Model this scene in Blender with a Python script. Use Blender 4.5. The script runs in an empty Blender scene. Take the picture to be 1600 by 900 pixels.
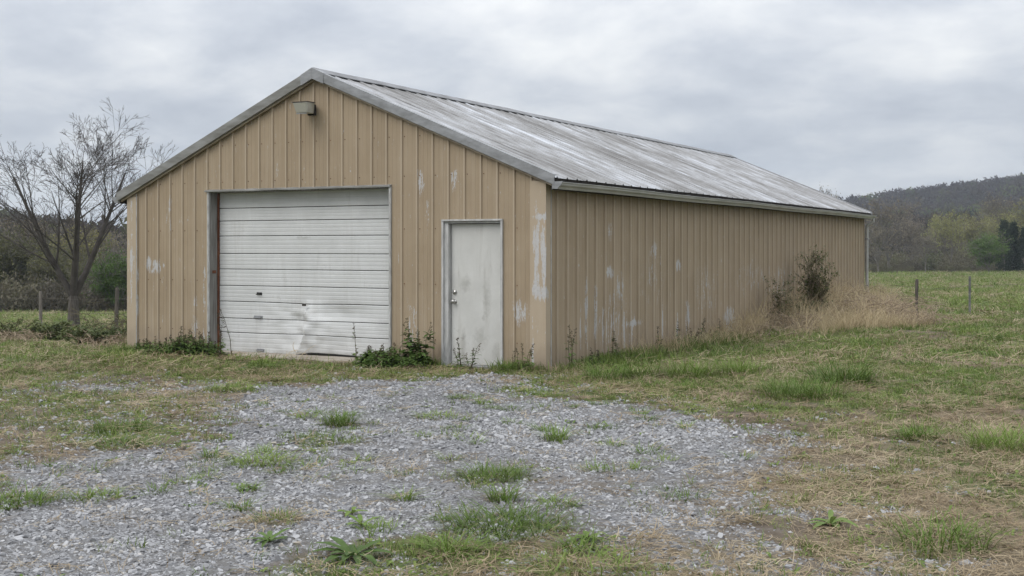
import bpy, bmesh, math, random
import numpy as np
from mathutils import Vector, Matrix
from mathutils import noise as mnoise

scene = bpy.context.scene
COL = scene.collection
R_ = math.radians

# ------------------------------------------------------------------ camera
YAW = 0.4963
CAM = np.array([7.543, -14.869, 1.6825])
cam_d = bpy.data.cameras.new("camera")
cam = bpy.data.objects.new("camera", cam_d)
COL.objects.link(cam)
cam.location = CAM
cam.rotation_euler = (math.pi / 2, 0, YAW)
cam_d.sensor_fit = 'HORIZONTAL'
cam_d.sensor_width = 36.0
cam_d.lens = 1900.0 / 1600.0 * 36.0
cam_d.shift_y = -63.7 / 1600.0
cam_d.clip_start = 0.1
cam_d.clip_end = 6000
scene.camera = cam

# ------------------------------------------------------------------ view
scene.view_settings.view_transform = 'Standard'
scene.view_settings.look = 'None'
scene.view_settings.gamma = 1
scene.view_settings.use_curve_mapping = False
scene.view_settings.exposure = 0.24
scene.cycles.use_denoising = True
scene.cycles.max_bounces = 4
scene.cycles.diffuse_bounces = 2
scene.cycles.volume_bounces = 0
scene.cycles.transparent_max_bounces = 6

# ------------------------------------------------------------------ node helper
class NT:
    def __init__(self, tree):
        self.t = tree; self.n = tree.nodes; self.l = tree.links
    def add(self, typ, **kw):
        nd = self.n.new(typ)
        for k, v in kw.items(): setattr(nd, k, v)
        return nd
    def put(self, sock, val):
        if isinstance(val, bpy.types.NodeSocket): self.l.new(val, sock)
        else:
            if isinstance(val, (tuple, list)) and len(val) == 3 and sock.type == 'RGBA': val = (*val, 1)
            sock.default_value = val
    def math(self, op, a, b=0.0, c=0.0, clamp=False):
        nd = self.add('ShaderNodeMath', operation=op, use_clamp=clamp)
        self.put(nd.inputs[0], a); self.put(nd.inputs[1], b)
        if len(nd.inputs) > 2: self.put(nd.inputs[2], c)
        return nd.outputs[0]
    def vmath(self, op, a, b=(0, 0, 0)):
        nd = self.add('ShaderNodeVectorMath', operation=op)
        self.put(nd.inputs[0], a); self.put(nd.inputs[1], b)
        return nd.outputs[0]
    def noise(self, vec, scale, detail=4, rough=0.55, dist=0.0, out=0):
        nd = self.add('ShaderNodeTexNoise')
        if vec is not None: self.put(nd.inputs['Vector'], vec)
        nd.inputs['Scale'].default_value = scale; nd.inputs['Detail'].default_value = detail
        nd.inputs['Roughness'].default_value = rough; nd.inputs['Distortion'].default_value = dist
        return nd.outputs[out]
    def ramp(self, fac, stops):
        nd = self.add('ShaderNodeValToRGB'); cr = nd.color_ramp
        while len(cr.elements) < len(stops): cr.elements.new(0.5)
        for e, (p, c) in zip(cr.elements, stops):
            e.position = p; e.color = (c, c, c, 1) if isinstance(c, (int, float)) else (*c, 1)
        self.put(nd.inputs[0], fac)
        return nd.outputs[0]
    def step(self, x, a, b):
        nd = self.add('ShaderNodeMapRange', interpolation_type='SMOOTHSTEP', clamp=True)
        self.put(nd.inputs[0], x); nd.inputs[1].default_value = a; nd.inputs[2].default_value = b
        return nd.outputs[0]
    def mix(self, fac, a, b, blend='MIX'):
        nd = self.add('ShaderNodeMix', data_type='RGBA', blend_type=blend)
        self.put(nd.inputs[0], fac); self.put(nd.inputs[6], a); self.put(nd.inputs[7], b)
        return nd.outputs[2]
    def sep(self, v):
        nd = self.add('ShaderNodeSeparateXYZ'); self.put(nd.inputs[0], v); return nd.outputs
    def comb(self, x, y, z):
        nd = self.add('ShaderNodeCombineXYZ')
        for i, q in enumerate((x, y, z)): self.put(nd.inputs[i], q)
        return nd.outputs[0]
    def obj(self):
        return self.add('ShaderNodeTexCoord').outputs['Object']
    def pos(self):
        return self.add('ShaderNodeNewGeometry').outputs['Position']
    def bump(self, h, strength=0.3, dist=0.01):
        nd = self.add('ShaderNodeBump'); self.put(nd.inputs['Height'], h)
        nd.inputs['Strength'].default_value = strength; nd.inputs['Distance'].default_value = dist
        return nd.outputs[0]
    def rand(self):
        return self.add('ShaderNodeObjectInfo').outputs['Random']

def mat(name):
    m = bpy.data.materials.new(name); m.use_nodes = True
    nt = NT(m.node_tree); bs = m.node_tree.nodes['Principled BSDF']
    return m, nt, bs

# ------------------------------------------------------------------ sky and sun (overcast)
SUN_EL, SUN_AZ = 46.0, 205.0        # azimuth clockwise from +Y: light from in front of the gable, a little left
world = bpy.data.worlds.new("World"); scene.world = world; world.use_nodes = True
wn = NT(world.node_tree)
bg = world.node_tree.nodes['Background']
sky = wn.add('ShaderNodeTexSky', sky_type='NISHITA')
sky.sun_disc = False
sky.sun_elevation = R_(SUN_EL); sky.sun_rotation = R_(SUN_AZ)
sky.air_density = 1.0; sky.dust_density = 2.0; sky.ozone_density = 1.0
gen = wn.add('ShaderNodeTexCoord').outputs['Generated']
sx, sy, sz = wn.sep(gen)
zc = wn.math('MAXIMUM', sz, 0.0)
den = wn.math('ADD', zc, 0.30)
cv = wn.comb(wn.math('DIVIDE', sx, den), wn.math('DIVIDE', sy, den), 0.0)
n1 = wn.noise(cv, 1.9, 7, 0.52, 0.3)
n2 = wn.noise(wn.vmath('ADD', cv, (7.3, 2.1, 4.0)), 5.0, 6, 0.55, 0.2)
cl = wn.math('ADD', wn.math('MULTIPLY', n1, 0.65), wn.math('MULTIPLY', n2, 0.35))
cloud = wn.ramp(cl, [(0.38, (4.2, 4.5, 5.05)), (0.46, (5.05, 5.33, 5.8)), (0.53, (6.1, 6.3, 6.6)), (0.62, (7.4, 7.5, 7.55))])
grad = wn.math('ADD', wn.math('MULTIPLY', zc, 2.1), 0.80)      # an overcast sky brightens towards the zenith
cloud = wn.mix(1.0, cloud, wn.comb(grad, grad, grad), 'MULTIPLY')
wn.put(bg.inputs['Color'], wn.mix(0.96, sky.outputs[0], cloud))
bg.inputs['Strength'].default_value = 0.1

sun_d = bpy.data.lights.new("sun", 'SUN'); sun = bpy.data.objects.new("sun", sun_d); COL.objects.link(sun)
sun_d.energy = 1.3; sun_d.angle = R_(35); sun_d.color = (1.0, 0.965, 0.92)
_az, _el = R_(SUN_AZ), R_(SUN_EL)
sdir = Vector((math.sin(_az) * math.cos(_el), math.cos(_az) * math.cos(_el), math.sin(_el)))
sun.rotation_euler = (-sdir).to_track_quat('-Z', 'Y').to_euler()
sun.location = sdir * 60

# ------------------------------------------------------------------ mesh helpers
def link(o, parent=None):
    COL.objects.link(o)
    if parent is not None: o.parent = parent
    return o

def tag(o, label=None, cat=None, group=None, kind=None):
    if label: o['label'] = label
    if cat: o['category'] = cat
    if group: o['group'] = group
    if kind: o['kind'] = kind
    return o

def empty(name, loc=(0, 0, 0), rz=0.0):
    o = bpy.data.objects.new(name, None); COL.objects.link(o)
    o.location = loc; o.rotation_euler = (0, 0, rz); o.empty_display_size = 0.2
    return o

class MB:
    def __init__(self): self.v = []; self.f = []
    def face(self, pts):
        b = len(self.v); self.v += [tuple(p) for p in pts]; self.f.append(tuple(range(b, b + len(pts))))
    def box(self, x0, x1, y0, y1, z0, z1):
        b = len(self.v)
        self.v += [(x0, y0, z0), (x1, y0, z0), (x1, y1, z0), (x0, y1, z0), (x0, y0, z1), (x1, y0, z1), (x1, y1, z1), (x0, y1, z1)]
        self.f += [tuple(b + i for i in q) for q in ((0, 3, 2, 1), (4, 5, 6, 7), (0, 1, 5, 4), (1, 2, 6, 5), (2, 3, 7, 6), (3, 0, 4, 7))]
        return self
    def hexa(self, p):          # eight corners in the order of box()
        b = len(self.v); self.v += [tuple(q) for q in p]
        self.f += [tuple(b + i for i in q) for q in ((0, 3, 2, 1), (4, 5, 6, 7), (0, 1, 5, 4), (1, 2, 6, 5), (2, 3, 7, 6), (3, 0, 4, 7))]
        return self
    def extrude(self, prof, path, closed=True):   # prof: function i -> list of 3D points for path station i
        b = len(self.v); n = len(prof(0)); m = len(path)
        for i in range(m): self.v += [tuple(q) for q in prof(i)]
        for i in range(m - 1):
            for k in range(n if closed else n - 1):
                k2 = (k + 1) % n
                self.f.append((b + i * n + k, b + i * n + k2, b + (i + 1) * n + k2, b + (i + 1) * n + k))
        if closed:
            self.f.append(tuple(b + k for k in reversed(range(n))))
            self.f.append(tuple(b + (m - 1) * n + k for k in range(n)))
        return self
    def tube(self, pts, rad, n=5, cap=True):
        pts = [Vector(p) for p in pts]; b = len(self.v); m = len(pts)
        up = None
        for i, p in enumerate(pts):
            t = (pts[min(i + 1, m - 1)] - pts[max(i - 1, 0)])
            if t.length < 1e-9: t = Vector((0, 0, 1))
            t.normalize()
            if up is None: up = t.orthogonal().normalized()
            a = (up - t * up.dot(t))
            a = a.normalized() if a.length > 1e-6 else t.orthogonal().normalized()
            up = a; c = t.cross(a)
            r = rad[i]
            for k in range(n):
                w = 2 * math.pi * k / n
                q = p + a * (r * math.cos(w)) + c * (r * math.sin(w))
                self.v.append((q.x, q.y, q.z))
        for i in range(m - 1):
            for k in range(n):
                k2 = (k + 1) % n
                self.f.append((b + i * n + k, b + i * n + k2, b + (i + 1) * n + k2, b + (i + 1) * n + k))
        if cap and n > 2:
            self.f.append(tuple(b + k for k in reversed(range(n)))); self.f.append(tuple(b + (m - 1) * n + k for k in range(n)))
        return self
    def lathe(self, prof, n, M):   # prof: (r, h) list, M: matrix
        b = len(self.v)
        for r, h in prof:
            for k in range(n):
                w = 2 * math.pi * k / n
                q = M @ Vector((r * math.cos(w), r * math.sin(w), h)); self.v.append(tuple(q))
        for i in range(len(prof) - 1):
            for k in range(n):
                k2 = (k + 1) % n
                self.f.append((b + i * n + k, b + i * n + k2, b + (i + 1) * n + k2, b + (i + 1) * n + k))
        self.f.append(tuple(b + k for k in reversed(range(n)))); self.f.append(tuple(b + (len(prof) - 1) * n + k for k in range(n)))
        return self
    def mesh(self, name, m=None, smooth=False):
        me = bpy.data.meshes.new(name); me.from_pydata(self.v, [], self.f); me.update()
        if m is not None: me.materials.append(m)
        if smooth: me.polygons.foreach_set('use_smooth', [True] * len(me.polygons))
        return me
    def build(self, name, m, parent=None, smooth=False, bevel=0.0):
        o = link(bpy.data.objects.new(name, self.mesh(name, m, smooth)), parent)
        if bevel:
            bv = o.modifiers.new('bevel', 'BEVEL'); bv.width = bevel; bv.segments = 2; bv.limit_method = 'ANGLE'
        return o

# ------------------------------------------------------------------ noise in numpy
def _hash(ix, iy, seed):
    h = (ix.astype(np.int64) * 374761393 + iy.astype(np.int64) * 668265263 + seed * 1442695041) & 0xFFFFFFFF
    h = ((h ^ (h >> 13)) * 1274126177) & 0xFFFFFFFF
    return ((h ^ (h >> 16)) & 0xFFFFFF) / float(0xFFFFFF)
def vnoise(x, y, seed=0):
    ix, iy = np.floor(x), np.floor(y); fx, fy = x - ix, y - iy
    fx = fx * fx * (3 - 2 * fx); fy = fy * fy * (3 - 2 * fy)
    a, b = _hash(ix, iy, seed), _hash(ix + 1, iy, seed); c, d = _hash(ix, iy + 1, seed), _hash(ix + 1, iy + 1, seed)
    return (a * (1 - fx) + b * fx) * (1 - fy) + (c * (1 - fx) + d * fx) * fy
def fbm(x, y, seed=0, oct=4):
    s = 0; a = 0.5; t = 0
    for i in range(oct):
        s = s + a * vnoise(x * 2 ** i + 17.3 * i, y * 2 ** i - 9.1 * i, seed + i); t += a; a *= 0.55
    return s / t
def sst(a, b, x):
    t = np.clip((x - a) / (b - a), 0, 1); return t * t * (3 - 2 * t)

# ------------------------------------------------------------------ terrain
_c, _s = math.cos(YAW), math.sin(YAW)
def latdep(x, y):           # metres to the right of / in front of the place the picture was taken from
    dx, dy = x - CAM[0], y - CAM[1]
    return dx * _c + dy * _s, -dx * _s + dy * _c
def loc(lat, dep):
    return CAM[0] + lat * _c - dep * _s, CAM[1] + lat * _s + dep * _c

_RT = [-2.0, -0.8, -0.42, -0.316, -0.2, 0.0, 0.2, 0.268, 0.33, 0.42, 0.8, 2.0]
_RH = [16, 14, 8.0, 2.0, 4.0, 8.0, 16.0, 21.5, 29.0, 36.0, 38, 32]
def ridge(t):
    rr = 390 + 370 * sst(-0.2, 0.15, t)
    return rr, np.interp(t, _RT, _RH)
def height(x, y):
    x = np.asarray(x, float); y = np.asarray(y, float)
    la, de = latdep(x, y)
    v = np.maximum(de, 1.0); t = la / (v + 4)
    wl = sst(-0.13, -0.27, t)
    hl = -0.043 * np.sqrt(np.maximum(v - 17.5, 0) ** 2 + 1.0) + 0.043
    hl = np.where(v > 95, -0.043 * 77.5 - (v - 95) * 0.006, hl)
    hr = -0.0138 * np.maximum(v - 27, 0) * (1.0 - 0.55 * (t - 0.31)); hr = np.where(v > 205, hr - (np.minimum(v, 260) - 205) * 0.03, hr)
    hr = np.where(v > 260, np.maximum(hr, -4.5), hr)
    base = hl * wl + hr * (1 - wl)
    rr, rh = ridge(t)
    up = sst(0.3, 1.0, v / rr) ** 1.2
    hill = rh * up * (1 - 0.35 * sst(1.05, 2.0, v / rr)) * np.where(de > 0, 1, 0)
    far = sst(120, 400, v)
    n = (fbm(x * 0.012, y * 0.012, 5) - 0.5) * 9 * far
    small = (fbm(x * 0.35, y * 0.35, 11, 3) - 0.5) * 0.10 * sst(5, 20, v) + (fbm(x * 1.3, y * 1.3, 12, 3) - 0.5) * 0.045
    inside = (x > -8.1) & (x < 0.3) & (y > -0.25) & (y < 20.2)
    near = sst(0.0, 1.2, np.maximum(np.maximum(-8.1 - x, x - 0.3), np.maximum(-0.25 - y, y - 20.2)))
    z = base + hill + n + small * near
    return np.where(inside, np.minimum(z, -0.02), z - 0.012 * (1 - near))
def hz(x, y): return float(height(np.array([x]), np.array([y]))[0])

# ---- what covers the ground
POLY = np.array([(2.44, -11.3), (-0.17, -9.32), (-0.52, -8.4), (-0.67, -7.91), (-0.19, -7.39), (0.09, -6.93), (-0.04, -6.16), (-0.87, -5.64), (-1.52, -5.22), (-1.9, -4.29), (-2.85, -3.8), (-3.59, -4.59), (-4.33, -4.42), (-3.84, -3.86), (-2.17, -3.43), (-1.37, -3.22), (-1.58, -2.14), (-0.93, -1.95), (-1.16, -0.81), (-0.39, -0.59), (0.56, -1.48), (1.27, -2.51), (2.37, -3.05), (3.23, -3.42), (3.94, -3.78), (4.5, -4.54), (4.88, -5.73), (5.2, -6.2), (5.07, -6.85), (5.09, -7.19), (5.58, -7.74), (5.69, -8.28), (5.27, -8.43), (4.89, -8.43), (4.49, -8.61), (4.21, -8.87), (3.94, -8.98), (3.68, -9.48), (3.36, -9.84), (3.81, -10.9), (4.2, -12.5), (2.4, -14.0)])
def poly_sd(x, y):          # signed distance, positive inside
    d = np.full(x.shape, 1e9); ins = np.zeros(x.shape, bool); n = len(POLY)
    for i in range(n):
        ax, ay = POLY[i]; bx, by = POLY[(i + 1) % n]; ex, ey = bx - ax, by - ay
        t = np.clip(((x - ax) * ex + (y - ay) * ey) / (ex * ex + ey * ey), 0, 1)
        d = np.minimum(d, np.hypot(x - ax - t * ex, y - ay - t * ey))
        with np.errstate(divide='ignore', invalid='ignore'):
            cr = ((ay > y) != (by > y)) & (x < (bx - ax) * (y - ay) / (by - ay) + ax)
        ins ^= cr
    return np.where(ins, d, -d)
# green patches: x, y, radius, strength
PATCH = [(4.0, -8.5, .42, .9), (3.2, -7.15, .4, .7), (1.1, -6.4, .5, .75), (1.3, -7.5, .4, .5), (-0.9, -6.8, .8, .8), (-0.26, -7.3, .5, .7), (0.85, -9.4, .35, .7), (1.15, -9.0, .3, .5),
         (4.1, -9.1, .5, .7), (4.7, -8.9, .4, .6), (3.6, -9.6, .5, .5), (2.68, -8.96, .3, .4), (-2.25, -3.85, .45, .8), (-1.2, -1.4, .7, .9), (1.3, -0.7, .6, 1), (2.4, 0.3, .9, 1), (3.9, -0.9, 1.1, .95), (4.0, 0.3, .8, .9),
         (5.6, -3.8, .35, .6), (6.4, -4.0, .7, .9), (3.0, -1.6, .9, .6), (6.3, -7.6, .5, .5), (0.6, -5.5, .35, .45), (5.9, 1.5, 1.6, .7), (-4, -1.6, 1.6, .85), (-7.2, -2.2, 1.8, .9), (-5.5, -3.0, 1.2, .7), (-2.6, -1.9, 1.0, .8), (-3.2, -5.6, .9, .6)]
STRAW = [(5.6, -6.3, 1.1, .9), (6.2, -5.2, 1.2, .8), (5.3, -8.6, .7, .7), (4.6, -2.9, .9, .6), (5.4, -1.6, 1.1, .8), (2.6, -9.0, .28, .9), (3.9, -7.0, .35, .5), (6.3, -2.2, .9, .7), (0.4, -1.7, .5, .7), (-2.3, -5.0, 1.0, .6), (-6, -4.2, 1.4, .4), (1.6, -1.2, .4, .6), (2.9, -0.9, .5, .5), (6.6, -6.6, 1.0, .7), (6.9, -3.2, .6, .6), (0.6, -7.3, .4, .4)]
def masks(x, y, full=False):
    x = np.asarray(x, float); y = np.asarray(y, float)
    la, de = latdep(x, y)
    sd = poly_sd(x, y)
    wob = (fbm(x * 1.1, y * 1.1, 21) - 0.5) * 1.5 + (fbm(x * 4, y * 4, 22, 3) - 0.5) * 0.8
    g = sst(-0.40, 0.55, sd + wob)
    green = np.zeros(x.shape); straw = np.zeros(x.shape)
    for px, py, r, s in PATCH: green = np.maximum(green, s * np.exp(-(((x - px) ** 2 + (y - py) ** 2) / (r * r)) ** 1.3))
    for px, py, r, s in STRAW: straw = np.maximum(straw, s * np.exp(-(((x - px) ** 2 + (y - py) ** 2) / (r * r)) ** 1.3))
    nz = fbm(x * 0.55, y * 0.55, 31); nf = fbm(x * 2.7, y * 2.7, 32, 3)
    field = sst(0.30, 0.60, nz * 0.6 + nf * 0.4) * 0.75 + 0.2
    field = np.where(de > 20, np.clip(field + 0.08, 0, 1), field)
    dry = sst(3.6, 5.2, x) * sst(-1.0, -3.5, y)            # the worn, dry corner on the right of the drive
    worn = sst(-6.5, -3.5, x) * sst(1.2, -.4, x) * sst(-2.4, -3.4, y) * sst(-9.5, -7.5, y)      # bare, driven-over strip left of the gravel
    field = field * (1 - 0.42 * dry) * (1 - 0.48 * worn)
    out = 1 - g
    gr = np.clip(np.maximum(field * out, green * (0.45 + nf * 0.9)), 0, 1)
    st = np.clip(np.maximum((0.25 + 0.75 * sst(0.42, 0.62, fbm(x * 0.8 + 40, y * 0.8, 41)) + 0.3 * dry - 0.35 * worn) * out * 0.8, straw * (0.5 + nf)), 0, 1)
    g = np.clip(g * (1 - 0.75 * np.clip(green * (0.3 + nf * 1.2), 0, 1)) * (1 - 0.6 * straw), 0, 1)
    gb = np.maximum(g, 0)
    g = g * (0.42 + 0.58 * sst(0.30, 0.56, fbm(x * 1.1, y * 1.1, 51) * .6 + fbm(x * 4.3, y * 4.3, 53, 3) * .4))
    g = g * (1 - .6 * sst(2.6, 5.0, x) * sst(.40, .58, fbm(x * 1.5, y * 1.5, 58)))
    gb = np.maximum(g, gb * .75)
    # thin gravel scattered beyond the edge
    g = np.maximum(g, 0.48 * sst(-1.9, -0.1, sd + wob) * sst(0.46, 0.62, fbm(x * 2.2, y * 2.2, 52)))
    g = np.maximum(g, worn * 0.16 * (0.4 + nf * 1.4)); gr = np.maximum(gr, worn * .30 * sst(.42, .62, nf)); st = np.maximum(st, (.24 + .3 * dry) * out)
    return (g, gr, st, np.maximum(g, gb)) if full else (g, gr, st)

def axis(lo, hi, d, far):
    core = list(np.arange(lo, hi + 1e-6, d)); st = d; a = hi; up = []
    while a < far: st *= 1.13; a += st; up.append(a)
    st = d; a = lo; dn = []
    while a > -far: st *= 1.13; a -= st; dn.append(a)
    return np.array(dn[::-1] + core + up)
GX = axis(-10.0, 10.0, 0.1, 1500); GY = axis(-12.5, 9.0, 0.1, 1500)
XX, YY = np.meshgrid(GX, GY)
ZZ = height(XX.ravel(), YY.ravel()).reshape(XX.shape)
gm = bpy.data.meshes.new("ground")
V = np.stack([XX.ravel(), YY.ravel(), ZZ.ravel()], 1)
nx, ny = len(GX), len(GY)
ii, jj = np.meshgrid(np.arange(nx - 1), np.arange(ny - 1)); a = (jj * nx + ii).ravel()
Fq = np.stack([a, a + 1, a + 1 + nx, a + nx], 1)
def np_mesh(me, V, F):
    me.vertices.add(len(V)); me.vertices.foreach_set('co', V.astype(np.float32).ravel())
    k = F.shape[1]; n = len(F)
    me.loops.add(n * k); me.loops.foreach_set('vertex_index', F.astype(np.int32).ravel())
    me.polygons.add(n); me.polygons.foreach_set('loop_start', np.arange(0, n * k, k, dtype=np.int32))
    me.update(calc_edges=True); me.validate()
    return me
np_mesh(gm, V, Fq)
gm.polygons.foreach_set('use_smooth', [True] * len(gm.polygons))
_g, mgr, mst, mg = masks(V[:, 0], V[:, 1], True)
la_, de_ = latdep(V[:, 0], V[:, 1])
hillw = sst(215, 300, np.where(la_ < 0, de_ * 2.3, de_))
att = gm.color_attributes.new('cover', 'FLOAT_COLOR', 'POINT')
att.data.foreach_set('color', np.stack([mg, mgr, mst, hillw], 1).astype(np.float32).ravel())
ground = link(bpy.data.objects.new("ground", gm)); tag(ground, kind='structure')

m_ground, nt, bs = mat("ground")
P = nt.pos()
at = nt.add('ShaderNodeAttribute', attribute_name='cover')
cr, cg, cb = nt.sep(at.outputs['Vector']); chill = at.outputs['Alpha']
nfine = nt.noise(P, 38, 5, 0.65); nmid = nt.noise(P, 6, 5, 0.6); nbig = nt.noise(P, 0.7, 5, 0.6)
vor = nt.add('ShaderNodeTexVoronoi'); nt.put(vor.inputs['Vector'], P); vor.inputs['Scale'].default_value = 34
vcol = vor.outputs['Color']; vd = vor.outputs['Distance']
soil = nt.mix(nmid, (0.06, 0.048, 0.037), (0.165, 0.132, 0.10))
red = nt.step(nt.noise(nt.vmath('ADD', P, (3, 9, 0)), 0.9, 4, 0.6), 0.58, 0.72)
soil = nt.mix(nt.math('MULTIPLY', red, 0.4), soil, (0.20, 0.12, 0.075))
stone = nt.mix(nt.sep(vcol)[0], (0.12, 0.122, 0.13), (0.40, 0.405, 0.42))
fines = nt.mix(nfine, (0.11, 0.105, 0.098), (0.25, 0.245, 0.235))
stone = nt.mix(nt.step(nt.noise(P, 3.0, 4, 0.6), 0.35, 0.6), fines, stone)
stone = nt.mix(nt.math('MULTIPLY', vd, 0.9), stone, (0.085, 0.08, 0.075))
straw_c = nt.mix(nfine, (0.085, 0.068, 0.044), (0.265, 0.215, 0.145))
grass_c = nt.mix(nfine, (0.04, 0.056, 0.019), (0.12, 0.152, 0.052))
grass_c = nt.mix(nt.step(nbig, 0.35, 0.7), grass_c, nt.mix(nfine, (0.055, 0.06, 0.022), (0.15, 0.145, 0.068)))
def edge(mask, n, w=0.22):
    return nt.step(nt.math('SUBTRACT', nt.math('ADD', mask, nt.math('MULTIPLY', n, 0.7)), 0.35), 0.5 - w, 0.5 + w)
colr = nt.mix(edge(cb, nfine), soil, straw_c)
colr = nt.mix(edge(cg, nmid), colr, grass_c)
colr = nt.mix(edge(cr, nmid), colr, stone)
colr = nt.mix(chill, colr, (0.06, 0.055, 0.04))
nt.put(bs.inputs['Base Color'], colr); bs.inputs['Roughness'].default_value = 0.95; bs.inputs['Specular IOR Level'].default_value = 0.15
nt.put(bs.inputs['Normal'], nt.bump(nt.math('ADD', nfine, nt.math('MULTIPLY', vd, cr)), 0.6, 0.02))
gm.materials.append(m_ground)
# ================================================================== the barn
W, L = 7.79, 19.78
XM = -W / 2; RZ = 4.378; SLR, SLL = 0.421, 0.440      # the old roof is a little out of true
FO = 0.10                         # overhang at the gables
EO = 0.20                         # overhang at the eaves
def roof_z(x): return RZ - (SLR if x > XM else SLL) * abs(x - XM)
def wall_z(x): return roof_z(x) - 0.14

def siding_mat():
    m, nt, bs = mat("tan_painted_siding")
    P = nt.obj(); x, y, z = nt.sep(P)
    h = nt.math('ADD', x, y)                        # runs along either wall
    sv = nt.comb(nt.math('MULTIPLY', h, 9.0), nt.math('MULTIPLY', z, 0.55), 0.0)
    streak = nt.noise(sv, 1.0, 5, 0.6)
    blot = nt.noise(P, 1.3, 5, 0.6)
    base = nt.mix(nt.step(blot, 0.3, 0.75), (0.290, 0.2235, 0.148), (0.334, 0.262, 0.178))
    base = nt.mix(nt.math('MULTIPLY', nt.step(streak, 0.48, 0.72), nt.math('ADD', 0.30, nt.math('MULTIPLY', nt.step(z, 1.7, 0.6), 0.22))), base, (0.385, 0.318, 0.238))
    base = nt.mix(nt.math('MULTIPLY', nt.step(streak, 0.46, 0.2), 0.38), base, (0.190, 0.148, 0.104))
    r = nt.rand()
    base = nt.mix(nt.math('MULTIPLY', nt.math('ABSOLUTE', nt.math('SUBTRACT', r, 0.5)), 0.35), base, nt.mix(r, (0.24, 0.19, 0.127), (0.365, 0.294, 0.21)))
    # highlight lines along the rib crowns, painted into the colour as lighter tan
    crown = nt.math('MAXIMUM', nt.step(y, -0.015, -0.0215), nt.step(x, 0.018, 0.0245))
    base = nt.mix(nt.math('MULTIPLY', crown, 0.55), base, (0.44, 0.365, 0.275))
    # splash dirt thrown up from the ground, uneven
    dirt = nt.math('MULTIPLY', nt.step(nt.math('ADD', z, nt.math('MULTIPLY', nt.noise(P, 5.0, 4, 0.6), 0.5)), 0.75, 0.15), 0.5)
    base = nt.mix(dirt, base, (0.215, 0.172, 0.13))
    # peeling paint: shaped patches
    pn = nt.noise(nt.comb(nt.math('MULTIPLY', h, 22.0), nt.math('MULTIPLY', z, 3.0), 3.0), 1.0, 5, 0.7, 0.5)
    env = None
    spots = [  # along (x + y), z, half width, half height, strength
        (-2.02, 2.62, .07, .20, .95), (-1.44, 2.63, .06, .16, .8), (-0.14, 1.62, .05, .62, 1.5), (-0.03, 1.5, .045, .5, 1.25), (-0.06, 1.06, .16, .14, 1.35), (-0.08, 2.1, .12, .05, 1.2), (-0.39, .79, .12, .19, .95), (-7.25, 1.38, .22, .14, 1.0),
        (-6.9, 2.2, .06, .3, .7), (-2.15, .45, .07, .42, .75), (-6.34, .5, .06, .4, .7), (-7.76, 1.5, .06, .9, .7), (-1.9, 2.2, .04, .3, .5), (-6.15, 1.0, .03, .9, .6), (-0.2, .35, .02, .35, .9), (-7.62, 0.9, .03, 1.2, .7),
        (2.18, 1.3, .14, .1, 1.05), (4.02, 1.62, .16, .16, .85), (5.15, 1.38, .14, .13, .85), (1.33, .7, .05, .5, .95), (1.67, .75, .05, .5, 1.0), (1.95, .5, .04, .45, .9), (3.14, .47, .3, .06, 1.05), (3.05, .25, .05, .45, 1.0),
        (4.39, .4, .05, .42, .95), (7.95, .22, .32, .3, 1.15), (2.58, 1.05, .16, .25, .8), (6.6, .9, .6, .5, .5), (5.6, .4, .12, .35, .75), (3.9, 1.2, .5, .5, .45), (2.4, .5, .6, .5, .5), (11.5, .8, 1.2, .5, .45), (9.4, 1.1, 1.0, .4, .45), (2.2, 1.9, .1, .2, .6), (2.75, .35, .035, .5, 1.0), (1.15, .45, .03, .4, .9), (5.1, .25, .06, .3, .95)]
    for sx_, sz_, rx_, rz_, k in spots:
        a = nt.math('POWER', nt.math('DIVIDE', nt.math('ABSOLUTE', nt.math('SUBTRACT', h, sx_)), rx_ * 1.4), 2.0)
        b = nt.math('POWER', nt.math('DIVIDE', nt.math('ABSOLUTE', nt.math('SUBTRACT', z, sz_)), rz_ * 1.3), 2.0)
        e = nt.math('MULTIPLY', nt.math('SUBTRACT', 1.0, nt.math('ADD', a, b), clamp=True), min(k, 1.2))
        env = e if env is None else nt.math('MAXIMUM', env, e)
    pf = nt.noise(nt.comb(nt.math('MULTIPLY', h, 70.0), nt.math('MULTIPLY', z, 22.0), 1.0), 1.0, 4, 0.7)
    peel = nt.step(nt.math('ADD', nt.math('MULTIPLY', env, 0.42), nt.math('ADD', nt.math('MULTIPLY', pn, 1.7), nt.math('MULTIPLY', pf, 0.7))), 1.46, 1.56)
    pcol = nt.mix(nt.noise(P, 30, 3, 0.6), (0.33, 0.33, 0.34), (0.56, 0.56, 0.56))
    base = nt.mix(nt.math('MULTIPLY', peel, 0.85), base, pcol)
    nt.put(bs.inputs['Base Color'], base)
    bs.inputs['Roughness'].default_value = 0.62; bs.inputs['Specular IOR Level'].default_value = 0.28
    big = nt.noise(nt.comb(nt.math('MULTIPLY', h, 1.0), nt.math('MULTIPLY', z, 0.8), 0.0), 3.0, 2, 0.5)
    nt.put(bs.inputs['Normal'], nt.bump(nt.math('ADD', big, nt.math('MULTIPLY', pn, 0.05)), 0.35, 0.02))
    return m
M_SIDE = siding_mat()

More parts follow.
